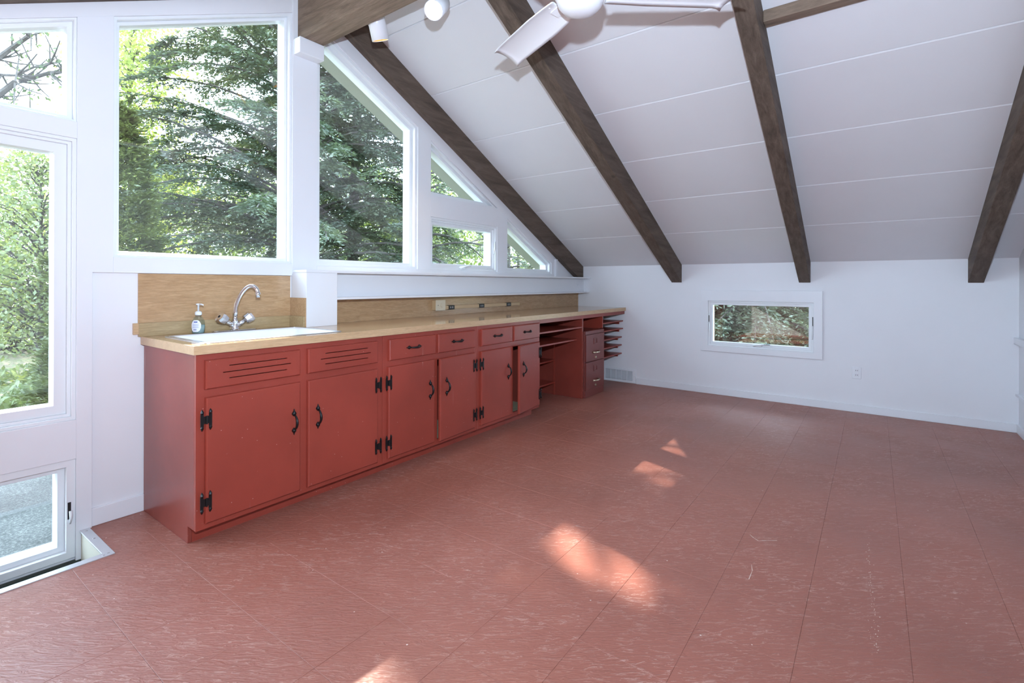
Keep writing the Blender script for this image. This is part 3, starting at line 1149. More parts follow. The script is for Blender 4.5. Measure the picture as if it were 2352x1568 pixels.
def cabinet(name, label, x0, x1, doors, drawers, left_end=False, right_end=False):
    """doors/drawers: lists of dicts in world x, z. The origin is at the floor, left front corner."""
    c = thing(name, label, 'cabinet', (x0, F, 0))
    X = lambda v: v - x0
    # side panels with toe notch
    for k, xs in enumerate((x0, x1 - 0.018)):
        tf = TOE if (left_end and k == 0) else TOE + 0.016
        poly = [(0.018, ZB), (tf, ZB), (tf, 0.0), (W - 0.007 - F, 0.0), (W - 0.007 - F, ZT), (0.018, ZT)]
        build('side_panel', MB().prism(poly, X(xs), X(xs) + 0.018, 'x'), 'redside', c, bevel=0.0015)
    # face frame round the openings
    fm = MB()
    ops = sorted([(d['x0'] + 0.008, d['x1'] - 0.008, d['z0'] + 0.008, d['z1'] - 0.008) for d in doors + drawers])
    cols = []
    for (a, b_, c0, c1) in ops:
        for q in cols:
            if abs(q[0] - a) < 0.06:
                q[2].append((c0, c1))
                q[0] = min(q[0], a)
                q[1] = max(q[1], b_)
                break
        else:
            cols.append([a, b_, [(c0, c1)]])
    cols.sort()
    xp = x0
    for (a, b_, zs) in cols:
        fm.box(X(xp), X(a), 0, 0.018, ZB, ZT)
        zp = ZB
        for (c0, c1) in sorted(zs):
            fm.box(X(a), X(b_), 0, 0.018, zp, c0)
            zp = c1
        fm.box(X(a), X(b_), 0, 0.018, zp, ZT)
        xp = b_
    fm.box(X(xp), X(x1), 0, 0.018, ZB, ZT)
    build('face_frame', fm, 'red', c)
    build('bottom_board', MB().box(0.018, X(x1) - 0.018, 0.018, W - 0.008 - F, ZB, ZB + 0.016), 'ply', c)
    build('back_board', MB().box(0.018, X(x1) - 0.018, W - 0.012 - F, W - 0.008 - F, ZB + 0.016, ZT - 0.002 - (0.19 if left_end else 0)), 'ply', c)
    build('toe_board', MB().box(0.018 if left_end else -0.001, X(x1) + 0.001, TOE, TOE + 0.016, 0.0, ZB), 'red', c)
    for d in drawers:
        w, h = d['x1'] - d['x0'], d['z1'] - d['z0']
        if d.get('slots'):
            o = build('drawer_front', slotted_panel(w, h), 'red', c)
        else:
            o = build('drawer_front', lip_panel(w, h), 'red', c)
            p = link('pull_handle', PULL, o)
            p.location = (w * 0.5, -DY, h * 0.52)
            p.rotation_euler = (0, PI / 2, 0)
        o.location = (X(d['x0']), -0.0002, d['z0'])
    for d in doors:
        w, h = d['x1'] - d['x0'], d['z1'] - d['z0']
        left = d['hinge'] == 'l'
        mb = lip_panel(w, h)
        if not left:
            mb.v = [(a - w, b_, c_) for a, b_, c_ in mb.v]
        o = build('door', mb, 'red', c)
        o.location = (X(d['x0'] if left else d['x1']), -0.0002, d['z0'])
        o.rotation_euler = (0, 0, -d.get('open', 0) if left else d.get('open', 0))
        hx = d['pull'] - (d['x0'] if left else d['x1'])
        p = link('pull_handle', PULL, o)
        p.location = (hx, -DY, 0.475 - d['z0'])
        for zz in (0.578, 0.205):
            hg = link('hinge', HINGE, o)
            hg.location = (0.0, -DY + 0.001, zz - d['z0'])
            if d.get('open'):
                hg.rotation_euler = (0, 0, 0)
    return c


DZ0, DZ1, RZ0, RZ1 = 0.104, 0.676, 0.713, 0.846
cabinet('base_cabinet', 'red sink cabinet with vent slots above two black-hinged doors', 0.946, 1.986,
        [dict(x0=0.981, x1=1.439, z0=DZ0, z1=DZ1, hinge='l', pull=1.400), dict(x0=1.481, x1=1.943, z0=DZ0, z1=DZ1, hinge='r', pull=1.537)],
        [dict(x0=0.979, x1=1.438, z0=RZ0, z1=RZ1, slots=1), dict(x0=1.480, x1=1.942, z0=RZ0, z1=RZ1, slots=1)], left_end=True)
cabinet('base_cabinet', 'red two-door cabinet next to the sink cabinet, its door farther from the sink just ajar', 1.988, 2.886,
        [dict(x0=2.023, x1=2.425, z0=DZ0, z1=DZ1, hinge='l', pull=2.378), dict(x0=2.458, x1=2.848, z0=DZ0, z1=DZ1, hinge='r', pull=2.522, open=0.045)],
        [dict(x0=2.029, x1=2.436, z0=RZ0, z1=RZ1), dict(x0=2.456, x1=2.851, z0=RZ0, z1=RZ1)])
cabinet('base_cabinet', 'red two-door cabinet beside the open shelves, with one door standing ajar', 2.888, 3.765,
        [dict(x0=2.925, x1=3.327, z0=DZ0, z1=DZ1, hinge='l', pull=3.268), dict(x0=3.366, x1=3.747, z0=DZ0, z1=DZ1, hinge='r', pull=3.430, open=0.115)],
        [dict(x0=2.928, x1=3.332, z0=RZ0, z1=RZ1), dict(x0=3.350, x1=3.747, z0=RZ0, z1=RZ1)])

# ------------------------------------------------------------------ open shelves
bc = thing('open_shelf_unit', 'dark red open shelf unit between the cabinets and the file cabinet', 'shelves', (3.767, F, 0))
X = lambda v: v - 3.767
build('top_rail', MB().box(0.0, X(5.668), 0, 0.018, 0.836, CT0), 'red', bc, bevel=0.001)
build('side_panel', MB().box(X(4.583), X(4.607), 0.0, W - 0.007 - F, 0.0, 0.836), 'redside', bc, bevel=0.0015)
build('upright', MB().box(X(5.058), X(5.074), 0.0, W - 0.007 - F, 0.705, 0.836), 'red', bc, bevel=0.001)
build('back_board', MB().box(0.0, X(5.07), W - 0.02 - F, W - 0.007 - F, 0.0, 0.872), 'red', bc)
build('shelf', MB().box(0.0, X(4.583), 0.004, W - 0.02 - F, 0.738, 0.754), 'red', bc, bevel=0.002)
build('shelf', MB().box(0.0, X(4.583), 0.06, W - 0.02 - F, 0.606, 0.622), 'red', bc, bevel=0.002)
build('shelf', MB().box(0.0, X(4.583), 0.325, W - 0.02 - F, 0.366, 0.382), 'red', bc, bevel=0.002)
build('shelf', MB().box(0.0, X(4.583), 0.325, W - 0.02 - F, 0.126, 0.142), 'red', bc, bevel=0.002)
build('shelf_support', MB().box(X(4.576), X(4.5835), 0.33, 0.345, 0.0, 0.60), 'red', bc)

# ------------------------------------------------------------------ file cabinet
fcx0, fcx1, fcy = 4.612, 5.056, F - 0.022
fb = thing('file_cabinet', 'red painted two-drawer metal file cabinet under the counter', 'file cabinet', (fcx0, fcy, 0))
fw = fcx1 - fcx0
build('body', MB().box(0, fw, 0.012, 0.64, 0.0, 0.700), 'redmetal', fb, bevel=0.004)
build('header_rail', MB().box(0.004, fw - 0.004, 0.0, 0.014, 0.664, 0.698), 'redmetal', fb, bevel=0.002)
build('base_rail', MB().box(0.004, fw - 0.004, 0.002, 0.014, 0.0, 0.074), 'redmetal', fb, bevel=0.002)
for (z0, z1) in ((0.378, 0.660), (0.078, 0.368)):
    d = build('drawer', MB().box(0.010, fw - 0.010, -0.006, 0.013, z0, z1), 'redmetal', fb, bevel=0.003)
    cx = fw * 0.5
    zl = z1 - 0.075
    build('label_holder', MB().ring([(cx - 0.040, zl - 0.032), (cx + 0.040, zl - 0.032), (cx + 0.040, zl + 0.032), (cx - 0.040, zl + 0.032)],
                                    [(cx - 0.030, zl - 0.022), (cx + 0.030, zl - 0.022), (cx + 0.030, zl + 0.022), (cx - 0.030, zl + 0.022)], -0.011, -0.005), 'redmetal', d, bevel=0.001)
    zh = z0 + 0.088
    hm = MB().tube([(cx - 0.062, -0.008, zh), (cx - 0.050, -0.030, zh), (cx, -0.040, zh), (cx + 0.050, -0.030, zh), (cx + 0.062, -0.008, zh)], [0.011, 0.008, 0.008, 0.008, 0.011], 8)
    build('handle', hm, 'brass', d, True)
    build('thumb_latch', MB().tube([(cx, -0.006, zh - 0.055), (cx, -0.016, zh - 0.055)], [0.013, 0.011], 12), 'brass', d)

# ------------------------------------------------------------------ rack of slim shelves against the knee wall
rk = thing('wall_rack', 'rack of five slim red shelves between file cabinet and wall', 'rack', (K, F, 0.55))
for q, zz in enumerate((0.757, 0.664, 0.560, 0.463, 0.360)):
    yf = F + (0.018 if q < 2 else 0.034)
    s_ = build('shelf', rel(MB().box(5.077, K - 0.0005, yf, 2.98, zz - 0.014, zz), rk), 'red', rk, bevel=0.002)
    build('cleat', rel(MB().box(K - 0.022, K - 0.0005, yf + 0.05, 2.96, zz - 0.048, zz - 0.0145), rk), 'red', s_)
build('upright', rel(MB().box(5.060, 5.078, 2.50, 2.99, 0.32, 0.79), rk), 'red', rk)
build('cleat', rel(MB().box(K - 0.022, K - 0.0005, F + 0.06, 2.96, 0.842, 0.8745), rk), 'red', rk)

# ------------------------------------------------------------------ outlet strip on the low backsplash
yb2 = W - 0.006
os_ = thing('outlet_strip', 'tan raceway with black outlets and an ivory dimmer box', 'outlet strip', (3.08, yb2, 1.0))


def osp(name, mb, m, bevel=0.001, parent=None):
    return build(name, rel(mb, os_) if parent is None else rel(mb, os_), m, parent or os_, bevel=bevel)


bxo = osp('dimmer_box', MB().box(3.045, 3.155, yb2 - 0.045, yb2, 0.966, 1.050), 'tanmetal')
osp('cover_plate', MB().box(3.041, 3.159, yb2 - 0.050, yb2 - 0.045, 0.962, 1.054), 'ivory', 0.002, bxo)
osp('dial', MB().tube([(3.110, yb2 - 0.050, 1.008), (3.110, yb2 - 0.064, 1.008)], [0.018, 0.015], 18), 'ivory', 0.001, bxo)
osp('pilot_hole', MB().tube([(3.068, yb2 - 0.0505, 1.008), (3.068, yb2 - 0.049, 1.008)], 0.004, 8), 'black', 0, bxo)
osp('raceway', MB().box(3.159, 4.33, yb2 - 0.022, yb2, 0.968, 1.000), 'tanmetal')
for xo in (3.265, 3.69, 4.13):
    ob = osp('outlet', MB().box(xo - 0.038, xo + 0.038, yb2 - 0.026, yb2 - 0.001, 0.965, 1.003), 'black', 0.002)
    for sx in (-0.014, 0.012):
        osp('socket_slot', MB().box(xo + sx - 0.004, xo + sx + 0.004, yb2 - 0.0266, yb2 - 0.025, 0.976, 0.992), 'grey', 0, ob)

# ------------------------------------------------------------------ vent register and wall outlet on the knee wall
vr = thing('vent_register', 'white louvred vent grille at the foot of the wall', 'vent', (K, 2.515, 0))
build('frame', rel(MB().ring([(2.302, 0.004), (2.732, 0.004), (2.732, 0.168), (2.302, 0.168)], [(2.345, 0.032), (2.700, 0.032), (2.700, 0.145), (2.345, 0.145)], K - 0.013, K, 'x'), vr), 'trim', vr, bevel=0.003)
dm = MB().box(K + 0.112, K + 0.119, 2.341, 2.704, 0.029, 0.148)
build('duct_back', rel(dm, vr), 'steel', vr)
for q in range(13):
    zz = 0.036 + q * 0.0083
    build('louvre', rel(MB().prism([(K - 0.011, zz), (K - 0.010, zz + 0.0005), (K - 0.003, zz + 0.0055), (K - 0.003, zz + 0.0045)], 2.345, 2.700, 'y'), vr), 'trim', vr)
for q in range(1, 5):
    yy = 2.345 + 0.355 * q / 5
    build('divider', rel(MB().box(K - 0.012, K - 0.003, yy - 0.002, yy + 0.002, 0.032, 0.145), vr), 'trim', vr)
for yy in (2.322, 2.716):
    build('screw', rel(MB().tube([(K - 0.0128, yy, 0.086), (K - 0.0145, yy, 0.086)], 0.004, 8), vr), 'steel', vr)
wo = thing('wall_outlet', 'white duplex outlet plate low on the bare wall', 'outlet', (K, 0.128, 0.37))
build('cover_plate', rel(MB().box(K - 0.006, K, 0.092, 0.164, 0.314, 0.425), wo), 'trim', wo, bevel=0.003)
for zz in (0.348, 0.391):
    rc = build('receptacle', rel(MB().box(K - 0.0085, K - 0.005, 0.110, 0.146, zz - 0.017, zz + 0.017), wo), 'trim', wo, bevel=0.003)
    for yy in (0.121, 0.135):
        build('socket_slot', rel(MB().box(K - 0.0089, K - 0.008, yy - 0.0015, yy + 0.0015, zz - 0.004, zz + 0.008), wo), 'black', rc)

# ends of two shelves on the right-hand wall
for (z0, z1, dp, lab) in ((0.722, 0.774, 0.032, 'thick upper white ledge on the end wall, just its end showing in the corner'),
                         (0.296, 0.316, 0.020, 'thin lower white ledge on the end wall, just its end showing in the corner')):
    tag(build('wall_ledge', MB().box(4.6, K - 0.0005, R - 0.001, R + dp, z0, z1), 'trim', bevel=0.003), lab, 'ledge')

# ------------------------------------------------------------------ sunken trench in front of the low window
tr = thing('floor_trench', 'sunken floor trench with aluminium edging below the low window', 'floor trench', (0.15, 2.9, 0))
build('edging', rel(MB().box(-0.42, 0.722, 2.700, 2.738, -0.003, 0.004), tr), 'alu', tr, bevel=0.001)
build('edging', rel(MB().box(0.684, 0.722, 2.738, YF, -0.003, 0.004), tr), 'alu', tr, bevel=0.001)
for (sx, sy) in ((0.703, 3.05), (0.703, 2.93), (0.703, 2.722), (0.684, 2.716), (0.36, 2.719), (0.02, 2.719)):
    build('screw', rel(MB().lathe([(0.0055, 0.0035), (0.005, 0.0055), (0.002, 0.006)], (sx, sy, 0), 10), tr), 'steel', tr)
build('end_board', rel(MB().box(0.690, 0.7195, 2.742, YF + 0.02, -0.24, -0.0035), tr), 'cream', tr)
build('liner', rel(MB().box(-0.42, 0.690, 2.706, 2.72, -0.24, -0.0035).box(-0.42, 0.72, 2.706, YF + 0.06, -0.26, -0.238).box(-0.42, 0.689, YF - 0.01, YF + 0.03, -0.24, -0.135), tr), 'trench', tr)

# ------------------------------------------------------------------ ceiling fan hung from the ridge beam
FX, FY, FZ = 1.865, 1.012, 2.42
fan = thing('ceiling_fan', 'white ceiling fan with broad flat blades hanging from the ridge beam', 'ceiling fan', (FX, FY, FZ))
build('hub_cover', MB().lathe([(0.012, -0.072), (0.045, -0.068), (0.075, -0.054), (0.095, -0.032), (0.102, -0.008), (0.102, 0.0)], (0, 0, 0), 40), 'fanwhite', fan, True)
build('motor', MB().lathe([(0.105, 0.0), (0.110, 0.006), (0.110, 0.03), (0.10, 0.045), (0.06, 0.085), (0.03, 0.095)], (0, 0, 0), 40), 'fanwhite', fan, True)
build('downrod', MB().tube([(0, 0, 0.09), (0, 0, 0.36)], 0.013, 12), 'fanwhite', fan, True)
build('canopy', MB().lathe([(0.02, 0.30), (0.045, 0.315), (0.062, 0.34), (0.064, 0.364)], (0, 0, 0), 24), 'fanwhite', fan, True)


def blade_mesh():
    """blade along +x from r .135 to .70; its leading edge and tip turned down."""
    mb = MB()
    nr, nw = 26, 12
    L0, L1, BW = 0.120, 0.665, 0.165
    top, bot = [], []
    for i in range(nr + 1):
        u = i / nr
        r = L0 + (L1 - L0) * u
        for j in range(nw + 1):
            v = j / nw
            w = BW * (0.84 + 0.16 * min(1, u * 3))
            y = (v - 0.5) * w
            rr = r
            if u < 0.12:          # curved root
                rr = r + 0.035 * (1 - u / 0.12) * (1 - (2 * v - 1) ** 2) * 0.6
            # slanted tip
            rr += 0.035 * (0.5 - v) * u ** 3
            z = 0.014 * (1 - (2 * v - 1) ** 2)
            z -= 0.012 * max(0, (u - 0.93) / 0.07) ** 2
            z -= 0.008 * max(0, (v - 0.9) / 0.1)
            top.append((rr, y, z))
    b = 0
    n1 = (nr + 1) * (nw + 1)
    mb.v = [(x, y, z + 0.003) for x, y, z in top] + [(x, y, z - 0.003) for x, y, z in top]
    for i in range(nr):
        for j in range(nw):
            a = i * (nw + 1) + j
            q = (a, a + nw + 1, a + nw + 2, a + 1)
            mb.f.append(q)
            mb.f.append(tuple(n1 + k for k in reversed(q)))
    edge = [i * (nw + 1) for i in range(nr + 1)] + [nr * (nw + 1) + j for j in range(1, nw + 1)] + [i * (nw + 1) + nw for i in reversed(range(nr))] + [j for j in reversed(range(1, nw))]
    for k in range(len(edge)):
        a, c = edge[k], edge[(k + 1) % len(edge)]
        mb.f.append((a, c, n1 + c, n1 + a))
    return mb.mesh('blade', 'fanwhite', True)


BL = blade_mesh()
IR = MB().box(0.06, 0.20, -0.022, 0.022, 0.004, 0.010).mesh('blade_iron', 'fanwhite')
SC = MB().tube([(0, 0, -0.001), (0, 0, -0.006)], [0.006, 0.004], 8).mesh('screw', 'enamel')
for a in (math.radians(65), math.radians(-51), math.radians(187)):
    bl = link('blade', BL, fan)
    bl.rotation_euler = Matrix.Rotation(a, 4, 'Z').to_euler()
    m = Matrix.Rotation(a, 4, 'Z') @ Matrix.Rotation(math.radians(11), 4, 'X')
    bl.rotation_euler = m.to_euler()
    bl.location = (0, 0, 0.012)
    link('blade_iron', IR, bl)
    for (sx, sy) in ((0.175, -0.045), (0.155, 0.0), (0.175, 0.045)):
        s_ = link('screw', SC, bl)
        s_.location = (sx, sy, 0.010)

# ------------------------------------------------------------------ spot lamps on the ridge beam
LX = 1.938


def spot(c, d, label, light_name='spot_light'):
    """cylinder lamp: centre of its open end at c, shining along d; clamped to the ridge beam's side."""
    c = Vector(c)
    d = Vector(d).normalized()
    t = thing('spot_lamp', label, 'lamp', tuple(c), 0, 'white cylinder spot lamps on the ridge beam')
    r = 0.055
    # outer shell and inner wall
    mb = MB()
    q = d.to_track_quat('Z', 'Y')
    prof = [(0.006, -0.19), (r * 0.8, -0.19), (r, -0.175), (r, 0.0), (r - 0.004, 0.0), (r - 0.005, -0.012)]
    n = 28
    for (rr, z) in prof:
        for k in range(n):
            a = 2 * PI * k / n
            mb.v.append(tuple(q @ Vector((rr * math.cos(a), rr * math.sin(a), z))))
    for i in range(len(prof) - 1):
        for k in range(n):
            k2 = (k + 1) % n
            mb.f.append((i * n + k, i * n + k2, (i + 1) * n + k2, (i + 1) * n + k))
    build('shade', mb, 'fanwhite', t, True)
    mb = MB()
    prof = [(r - 0.0045, -0.004), (r - 0.007, -0.025), (r - 0.013, -0.052)]
    for (rr, z) in prof:
        for k in range(n):
            a = 2 * PI * k / n
            mb.v.append(tuple(q @ Vector((rr * math.cos(a), rr * math.sin(a), z))))
    for i in range(2):
        for k in range(n):
            k2 = (k + 1) % n
            mb.f.append((i * n + k, i * n + k2, (i + 1) * n + k2, (i + 1) * n + k))
    build('reflector', mb, 'gold', t, True)
    mb = MB()
    prof = [(0.002, -0.024), (0.022, -0.027), (r - 0.017, -0.037), (r - 0.015, -0.05), (0.002, -0.06)]
    for (rr, z) in prof:
        for k in range(n):
            a = 2 * PI * k / n
            mb.v.append(tuple(q @ Vector((rr * math.cos(a), rr * math.sin(a), z))))
    for i in range(len(prof) - 1):
        for k in range(n):
            k2 = (k + 1) % n
            mb.f.append((i * n + k, i * n + k2, (i + 1) * n + k2, (i + 1) * n + k))
    build('bulb', mb, 'bulb', t, True)
    # arm to the beam
    p = -d * 0.12
    build('arm', MB().tube([p, Vector((LX - 0.01 - c.x, p.y, p.z + 0.035))], 0.010, 8), 'fanwhite', t, True)
    pb = Vector((LX - c.x, p.y, p.z + 0.035))
    build('mount_plate', MB().box(pb.x - 0.004, pb.x + 0.010, pb.y - 0.04, pb.y + 0.04, pb.z - 0.04, pb.z + 0.04), 'fanwhite', t, bevel=0.002)
    if light_name:
        ld = bpy.data.lights.new(light_name, 'SPOT')
        ld.energy = 14
        ld.spot_size = math.radians(70)
        ld.spot_blend = 0.6
        ld.shadow_soft_size = 0.03
        ld.color = (1.0, 0.82, 0.58)
        lo = bpy.data.objects.new(light_name, ld)
        COL.objects.link(lo)
        lo.parent = t
        lo.location = d * 0.012
        lo.rotation_euler = d.to_track_quat('-Z', 'Y').to_euler()
    return t


spot((2.05, 2.555, 2.755), (0.38, 0.10, -0.92), 'white cylinder spot lamp turned down nearest the window wall')
spot((2.000, 2.030, 2.755), (-0.62, -0.30, -0.60), 'white cylinder spot lamp with its lit bulb facing into the room')
spot((2.000, 1.500, 2.765), (-0.62, -0.30, -0.60), 'white cylinder spot lamp beside the ceiling fan', 'spot_light_offscreen')

# ------------------------------------------------------------------ outdoors
GZ = -0.38
struct('ground', MB().box(-40, 60, YO + 0.02, 90, GZ - 0.3, GZ).box(K + 0.14, 60, -40, YO + 0.02, GZ - 0.3, GZ).box(-40, XL - 0.14, -40, YO + 0.02, GZ - 0.3, GZ), 'ground')
struct('gravel_path', MB().box(-6, 1.75, YO + 0.02, 8.2, GZ - 0.05, GZ + 0.012), 'gravel')

SD = np.array(SUN_DIR)
# clearings in the crowns that let the sun through to the floor (x0, x1, y0, y1 on the floor plane)
GAPS = [(3.36, 3.90, 0.98, 1.40), (2.93, 3.36, 0.96, 1.40), (1.80, 2.16, 0.72, 1.15), (0.40, 1.05, 1.15, 1.45)]


def sun_gap(P, margin=0.0):
    t = -P[:, 2] / SD[2]
    fx = P[:, 0] + SD[0] * t
    fy = P[:, 1] + SD[1] * t
    k = np.zeros(len(P), bool)
    for i, (a, b_, c, d) in enumerate(GAPS):
        if i == 2:      # slanting oval
            cx, cy = (a + b_) / 2, (c + d) / 2
            u = (fx - cx) * 0.55 + (fy - cy) * 0.83
            v = (fx - cx) * 0.83 - (fy - cy) * 0.55
            k |= (u / 0.33) ** 2 + (v / 0.17) ** 2 < 1
        else:
            k |= (fx > a) & (fx < b_) & (fy > c) & (fy < d)
    return k


def leaves_object(name, P, D, N, ln, wd, material, parent, cull=True):
    """P centre base, D direction, N normal (arrays), one pointed quad each."""
    if cull:
        keep = ~sun_gap(P)
        P, D, N = P[keep], D[keep], N[keep]
        ln = ln[keep]
    D = D / np.linalg.norm(D, axis=1)[:, None]
    Sd = np.cross(N, D)
    Sd /= (np.linalg.norm(Sd, axis=1)[:, None] + 1e-9)
    L = ln[:, None]
    Wd = (ln * wd)[:, None]
    n = len(P)
    v = np.empty((n, 4, 3), np.float32)
    v[:, 0] = P
    v[:, 1] = P + D * L * 0.5 + Sd * Wd * 0.5
    v[:, 2] = P + D * L
    v[:, 3] = P + D * L * 0.5 - Sd * Wd * 0.5
    me = bpy.data.meshes.new(name)
    me.vertices.add(n * 4)
    me.vertices.foreach_set('co', v.reshape(-1))
    me.loops.add(n * 4)
    me.loops.foreach_set('vertex_index', np.arange(n * 4, dtype=np.int32))
    me.polygons.add(n)
    me.polygons.foreach_set('loop_start', np.arange(0, n * 4, 4, dtype=np.int32))
    me.update(calc_edges=True)
    me.materials.append(M[material])
    return link(name, me, parent)


def in_view(P, pad=60):
    """which points could be seen in the frame (used only to place leaf detail where it shows)."""
    d = P - np.array([0, 0, H])
    w = d @ np.array(fwd)
    px = 1176 + FPX * (d @ np.array(rgt)) / w
    py = CY - FPX * (d @ np.array(upv)) / w
    return (w > 0.3) & (px > -pad) & (px < 2352 + pad) & (py > -pad) & (py < 1000)


def conifer(x, y, height, reach, nb, label, seed, name='hemlock_tree', lean=(0, 0), h0=0.4, ntw=34, nlf=16, lf=0.055, mat_='hemlock', rise=0.25, extra=0, band=(0.4, 0.75), group='hemlock trees outside the windows', tr_r=0.14):
    rs = np.random.RandomState(seed)
    t = thing(name, label, 'tree', (x, y, GZ), 0, group)
    base = np.array([x, y, GZ])
    wood_mb = MB()
    tk = [(lean[0] * s * s, lean[1] * s * s, height * s) for s in np.linspace(0, 1, 9)]
    build('trunk', MB().tube(tk, [tr_r * (1 - 0.93 * s) + 0.01 for s in np.linspace(0, 1, 9)], 9), 'bark', t, True)
    Ps, Ds, Ns, Ls = [], [], [], []
    for i in range(nb + extra):
        s = h0 / height + (1 - h0 / height) * (i + rs.rand()) / nb
        if i >= nb:
            s = band[0] + (band[1] - band[0]) * rs.rand()
        az = i * 2.399 + rs.rand() * 0.6
        ln = reach * (0.25 + 0.75 * (1 - s) ** 0.75) * (0.75 + 0.4 * rs.rand())
        o = np.array([lean[0] * s * s, lean[1] * s * s, height * s])
        dh = np.array([math.cos(az), math.sin(az), 0])
        sd = np.array([-math.sin(az), math.cos(az), 0])
        k = 7
        us = np.linspace(0, 1, k)
        ris = rise * (0.5 + rs.rand())
        dr = 0.28 + 0.25 * rs.rand()
        wob = (rs.rand() - 0.5) * 0.5
        path = lambda u: o[None] + dh[None] * (u * ln)[:, None] + sd[None] * (wob * ln * u * u)[:, None] * 0.5 + np.array([0, 0, 1])[None] * (ln * (ris * u - dr * u ** 2.2))[:, None]
        br = path(us)
        wood_mb.tube([tuple(q) for q in br], [0.032 * (ln / reach) * (1 - 0.85 * u) + 0.003 for u in us], 5, cap=False)
        nt_ = int(ntw * (0.4 + 0.6 * ln / reach))
        u0 = 0.12 + 0.88 * rs.rand(nt_) ** 0.8
        pb = path(u0)
        sg = np.where(rs.rand(nt_) > 0.5, 1, -1)
        tl = (0.18 + 0.42 * rs.rand(nt_)) * (0.35 + 0.65 * (1 - u0)) * min(1.3, 0.4 + ln / 2.2)
        td = dh[None] * (0.55 + 0.5 * rs.rand(nt_))[:, None] + sd[None] * (sg * (0.5 + 0.6 * rs.rand(nt_)))[:, None] + np.array([0, 0, 1])[None] * (-0.45 + 0.5 * rs.rand(nt_) - 0.2)[:, None]
        td /= np.linalg.norm(td, axis=1)[:, None]
        for j in range(nlf):
            f = (j + rs.rand(nt_)) / nlf
            P = pb + td * (tl * f)[:, None] + rs.randn(nt_, 3) * 0.015
            P[:, 2] -= tl * 0.35 * f * f
            side = np.cross(td, np.array([0, 0, 1.0])) * (1 if j % 2 else -1)
            D = td * 0.8 + side * (0.6 + 0.3 * rs.rand(nt_))[:, None] + rs.randn(nt_, 3) * 0.25
            Ps.append(P)
            Ds.append(D)
            Ns.append(np.array([0, 0, 1.0])[None] + rs.randn(nt_, 3) * 0.5)
            Ls.append(lf * (0.7 + 0.7 * rs.rand(nt_)))
    build('branches', wood_mb, 'bark', t)
    P, D, N, L = np.concatenate(Ps) + base, np.concatenate(Ds), np.concatenate(Ns), np.concatenate(Ls)
    # leaves never grow inside the house
    ok = (P[:, 1] > 3.75) | (P[:, 0] > K + 0.7)
    P, D, N, L = P[ok], D[ok], N[ok], L[ok]
    o = leaves_object('crown', P, D, N, L, 0.36, mat_, t)
    o.location = -np.array(t.location)
    o['kind'] = 'stuff'
    return t


def broadleaf(x, y, height, rad, nclump, nleaf, label, seed, mat_='maple', lf=0.07, name='leafy_tree', group='leafy trees beyond the garden', crown0=0.25, squash=1.0, trunk_r=0.06, stems=1):
    rs = np.random.RandomState(seed)
    t = thing(name, label, 'tree', (x, y, GZ), 0, group)
    base = np.array([x, y, GZ])
    wb_ = MB()
    tm = MB()
    for q in range(stems):
        off = (0, 0) if stems == 1 else ((rs.rand() - 0.5) * rad, (rs.rand() - 0.5) * rad)
        tm.tube([(0.08 * q, 0, 0), (off[0] * 0.4, off[1] * 0.4, height * 0.3), (off[0] * 0.7, off[1] * 0.7, height * 0.6), (off[0], off[1], height * 0.96)], [trunk_r, trunk_r * 0.8, trunk_r * 0.5, 0.008], 8)
    build('trunk', tm, 'bark', t, True)
    Ps, Ds, Ns, Ls = [], [], [], []
    for i in range(nclump):
        s = crown0 + (1 - crown0) * rs.rand()
        prof = rad * math.sin(PI * min(1, max(0.08, (s - crown0) / (1 - crown0) * 0.86 + 0.14))) ** 0.7
        az = rs.rand() * 2 * PI
        r = prof * math.sqrt(rs.rand()) * 1.05
        c = np.array([r * math.cos(az), r * math.sin(az), height * s])
        wb_.tube([(0, 0, max(0.1, height * s - 0.5 * r - 0.1)), (c[0] * 0.5, c[1] * 0.5, height * s - 0.15 * r), tuple(c)], [0.016, 0.011, 0.004], 4, cap=False)
        cr = rad * 0.20 * (0.6 + 0.8 * rs.rand()) + 0.12
        n = nleaf
        P = c[None] + rs.randn(n, 3) * np.array([1, 1, 0.55 * squash])[None] * cr
        D = rs.randn(n, 3)
        D[:, 2] -= 0.4
        Ps.append(P)
        Ds.append(D)
        Ns.append(np.array([0, 0, 0.8])[None] + rs.randn(n, 3))
        Ls.append(lf * (0.6 + 0.8 * rs.rand(n)))
    build('branches', wb_, 'bark', t)
    P, D, N, L = np.concatenate(Ps) + base, np.concatenate(Ds), np.concatenate(Ns), np.concatenate(Ls)
    ok = ((P[:, 1] > 3.75) | (P[:, 0] > K + 0.4)) & (P[:, 2] > GZ)
    o = leaves_object('crown', P[ok], D[ok], N[ok], L[ok], 0.6, mat_, t)
    o.location = -np.array(t.location)
    o['kind'] = 'stuff'
    return t


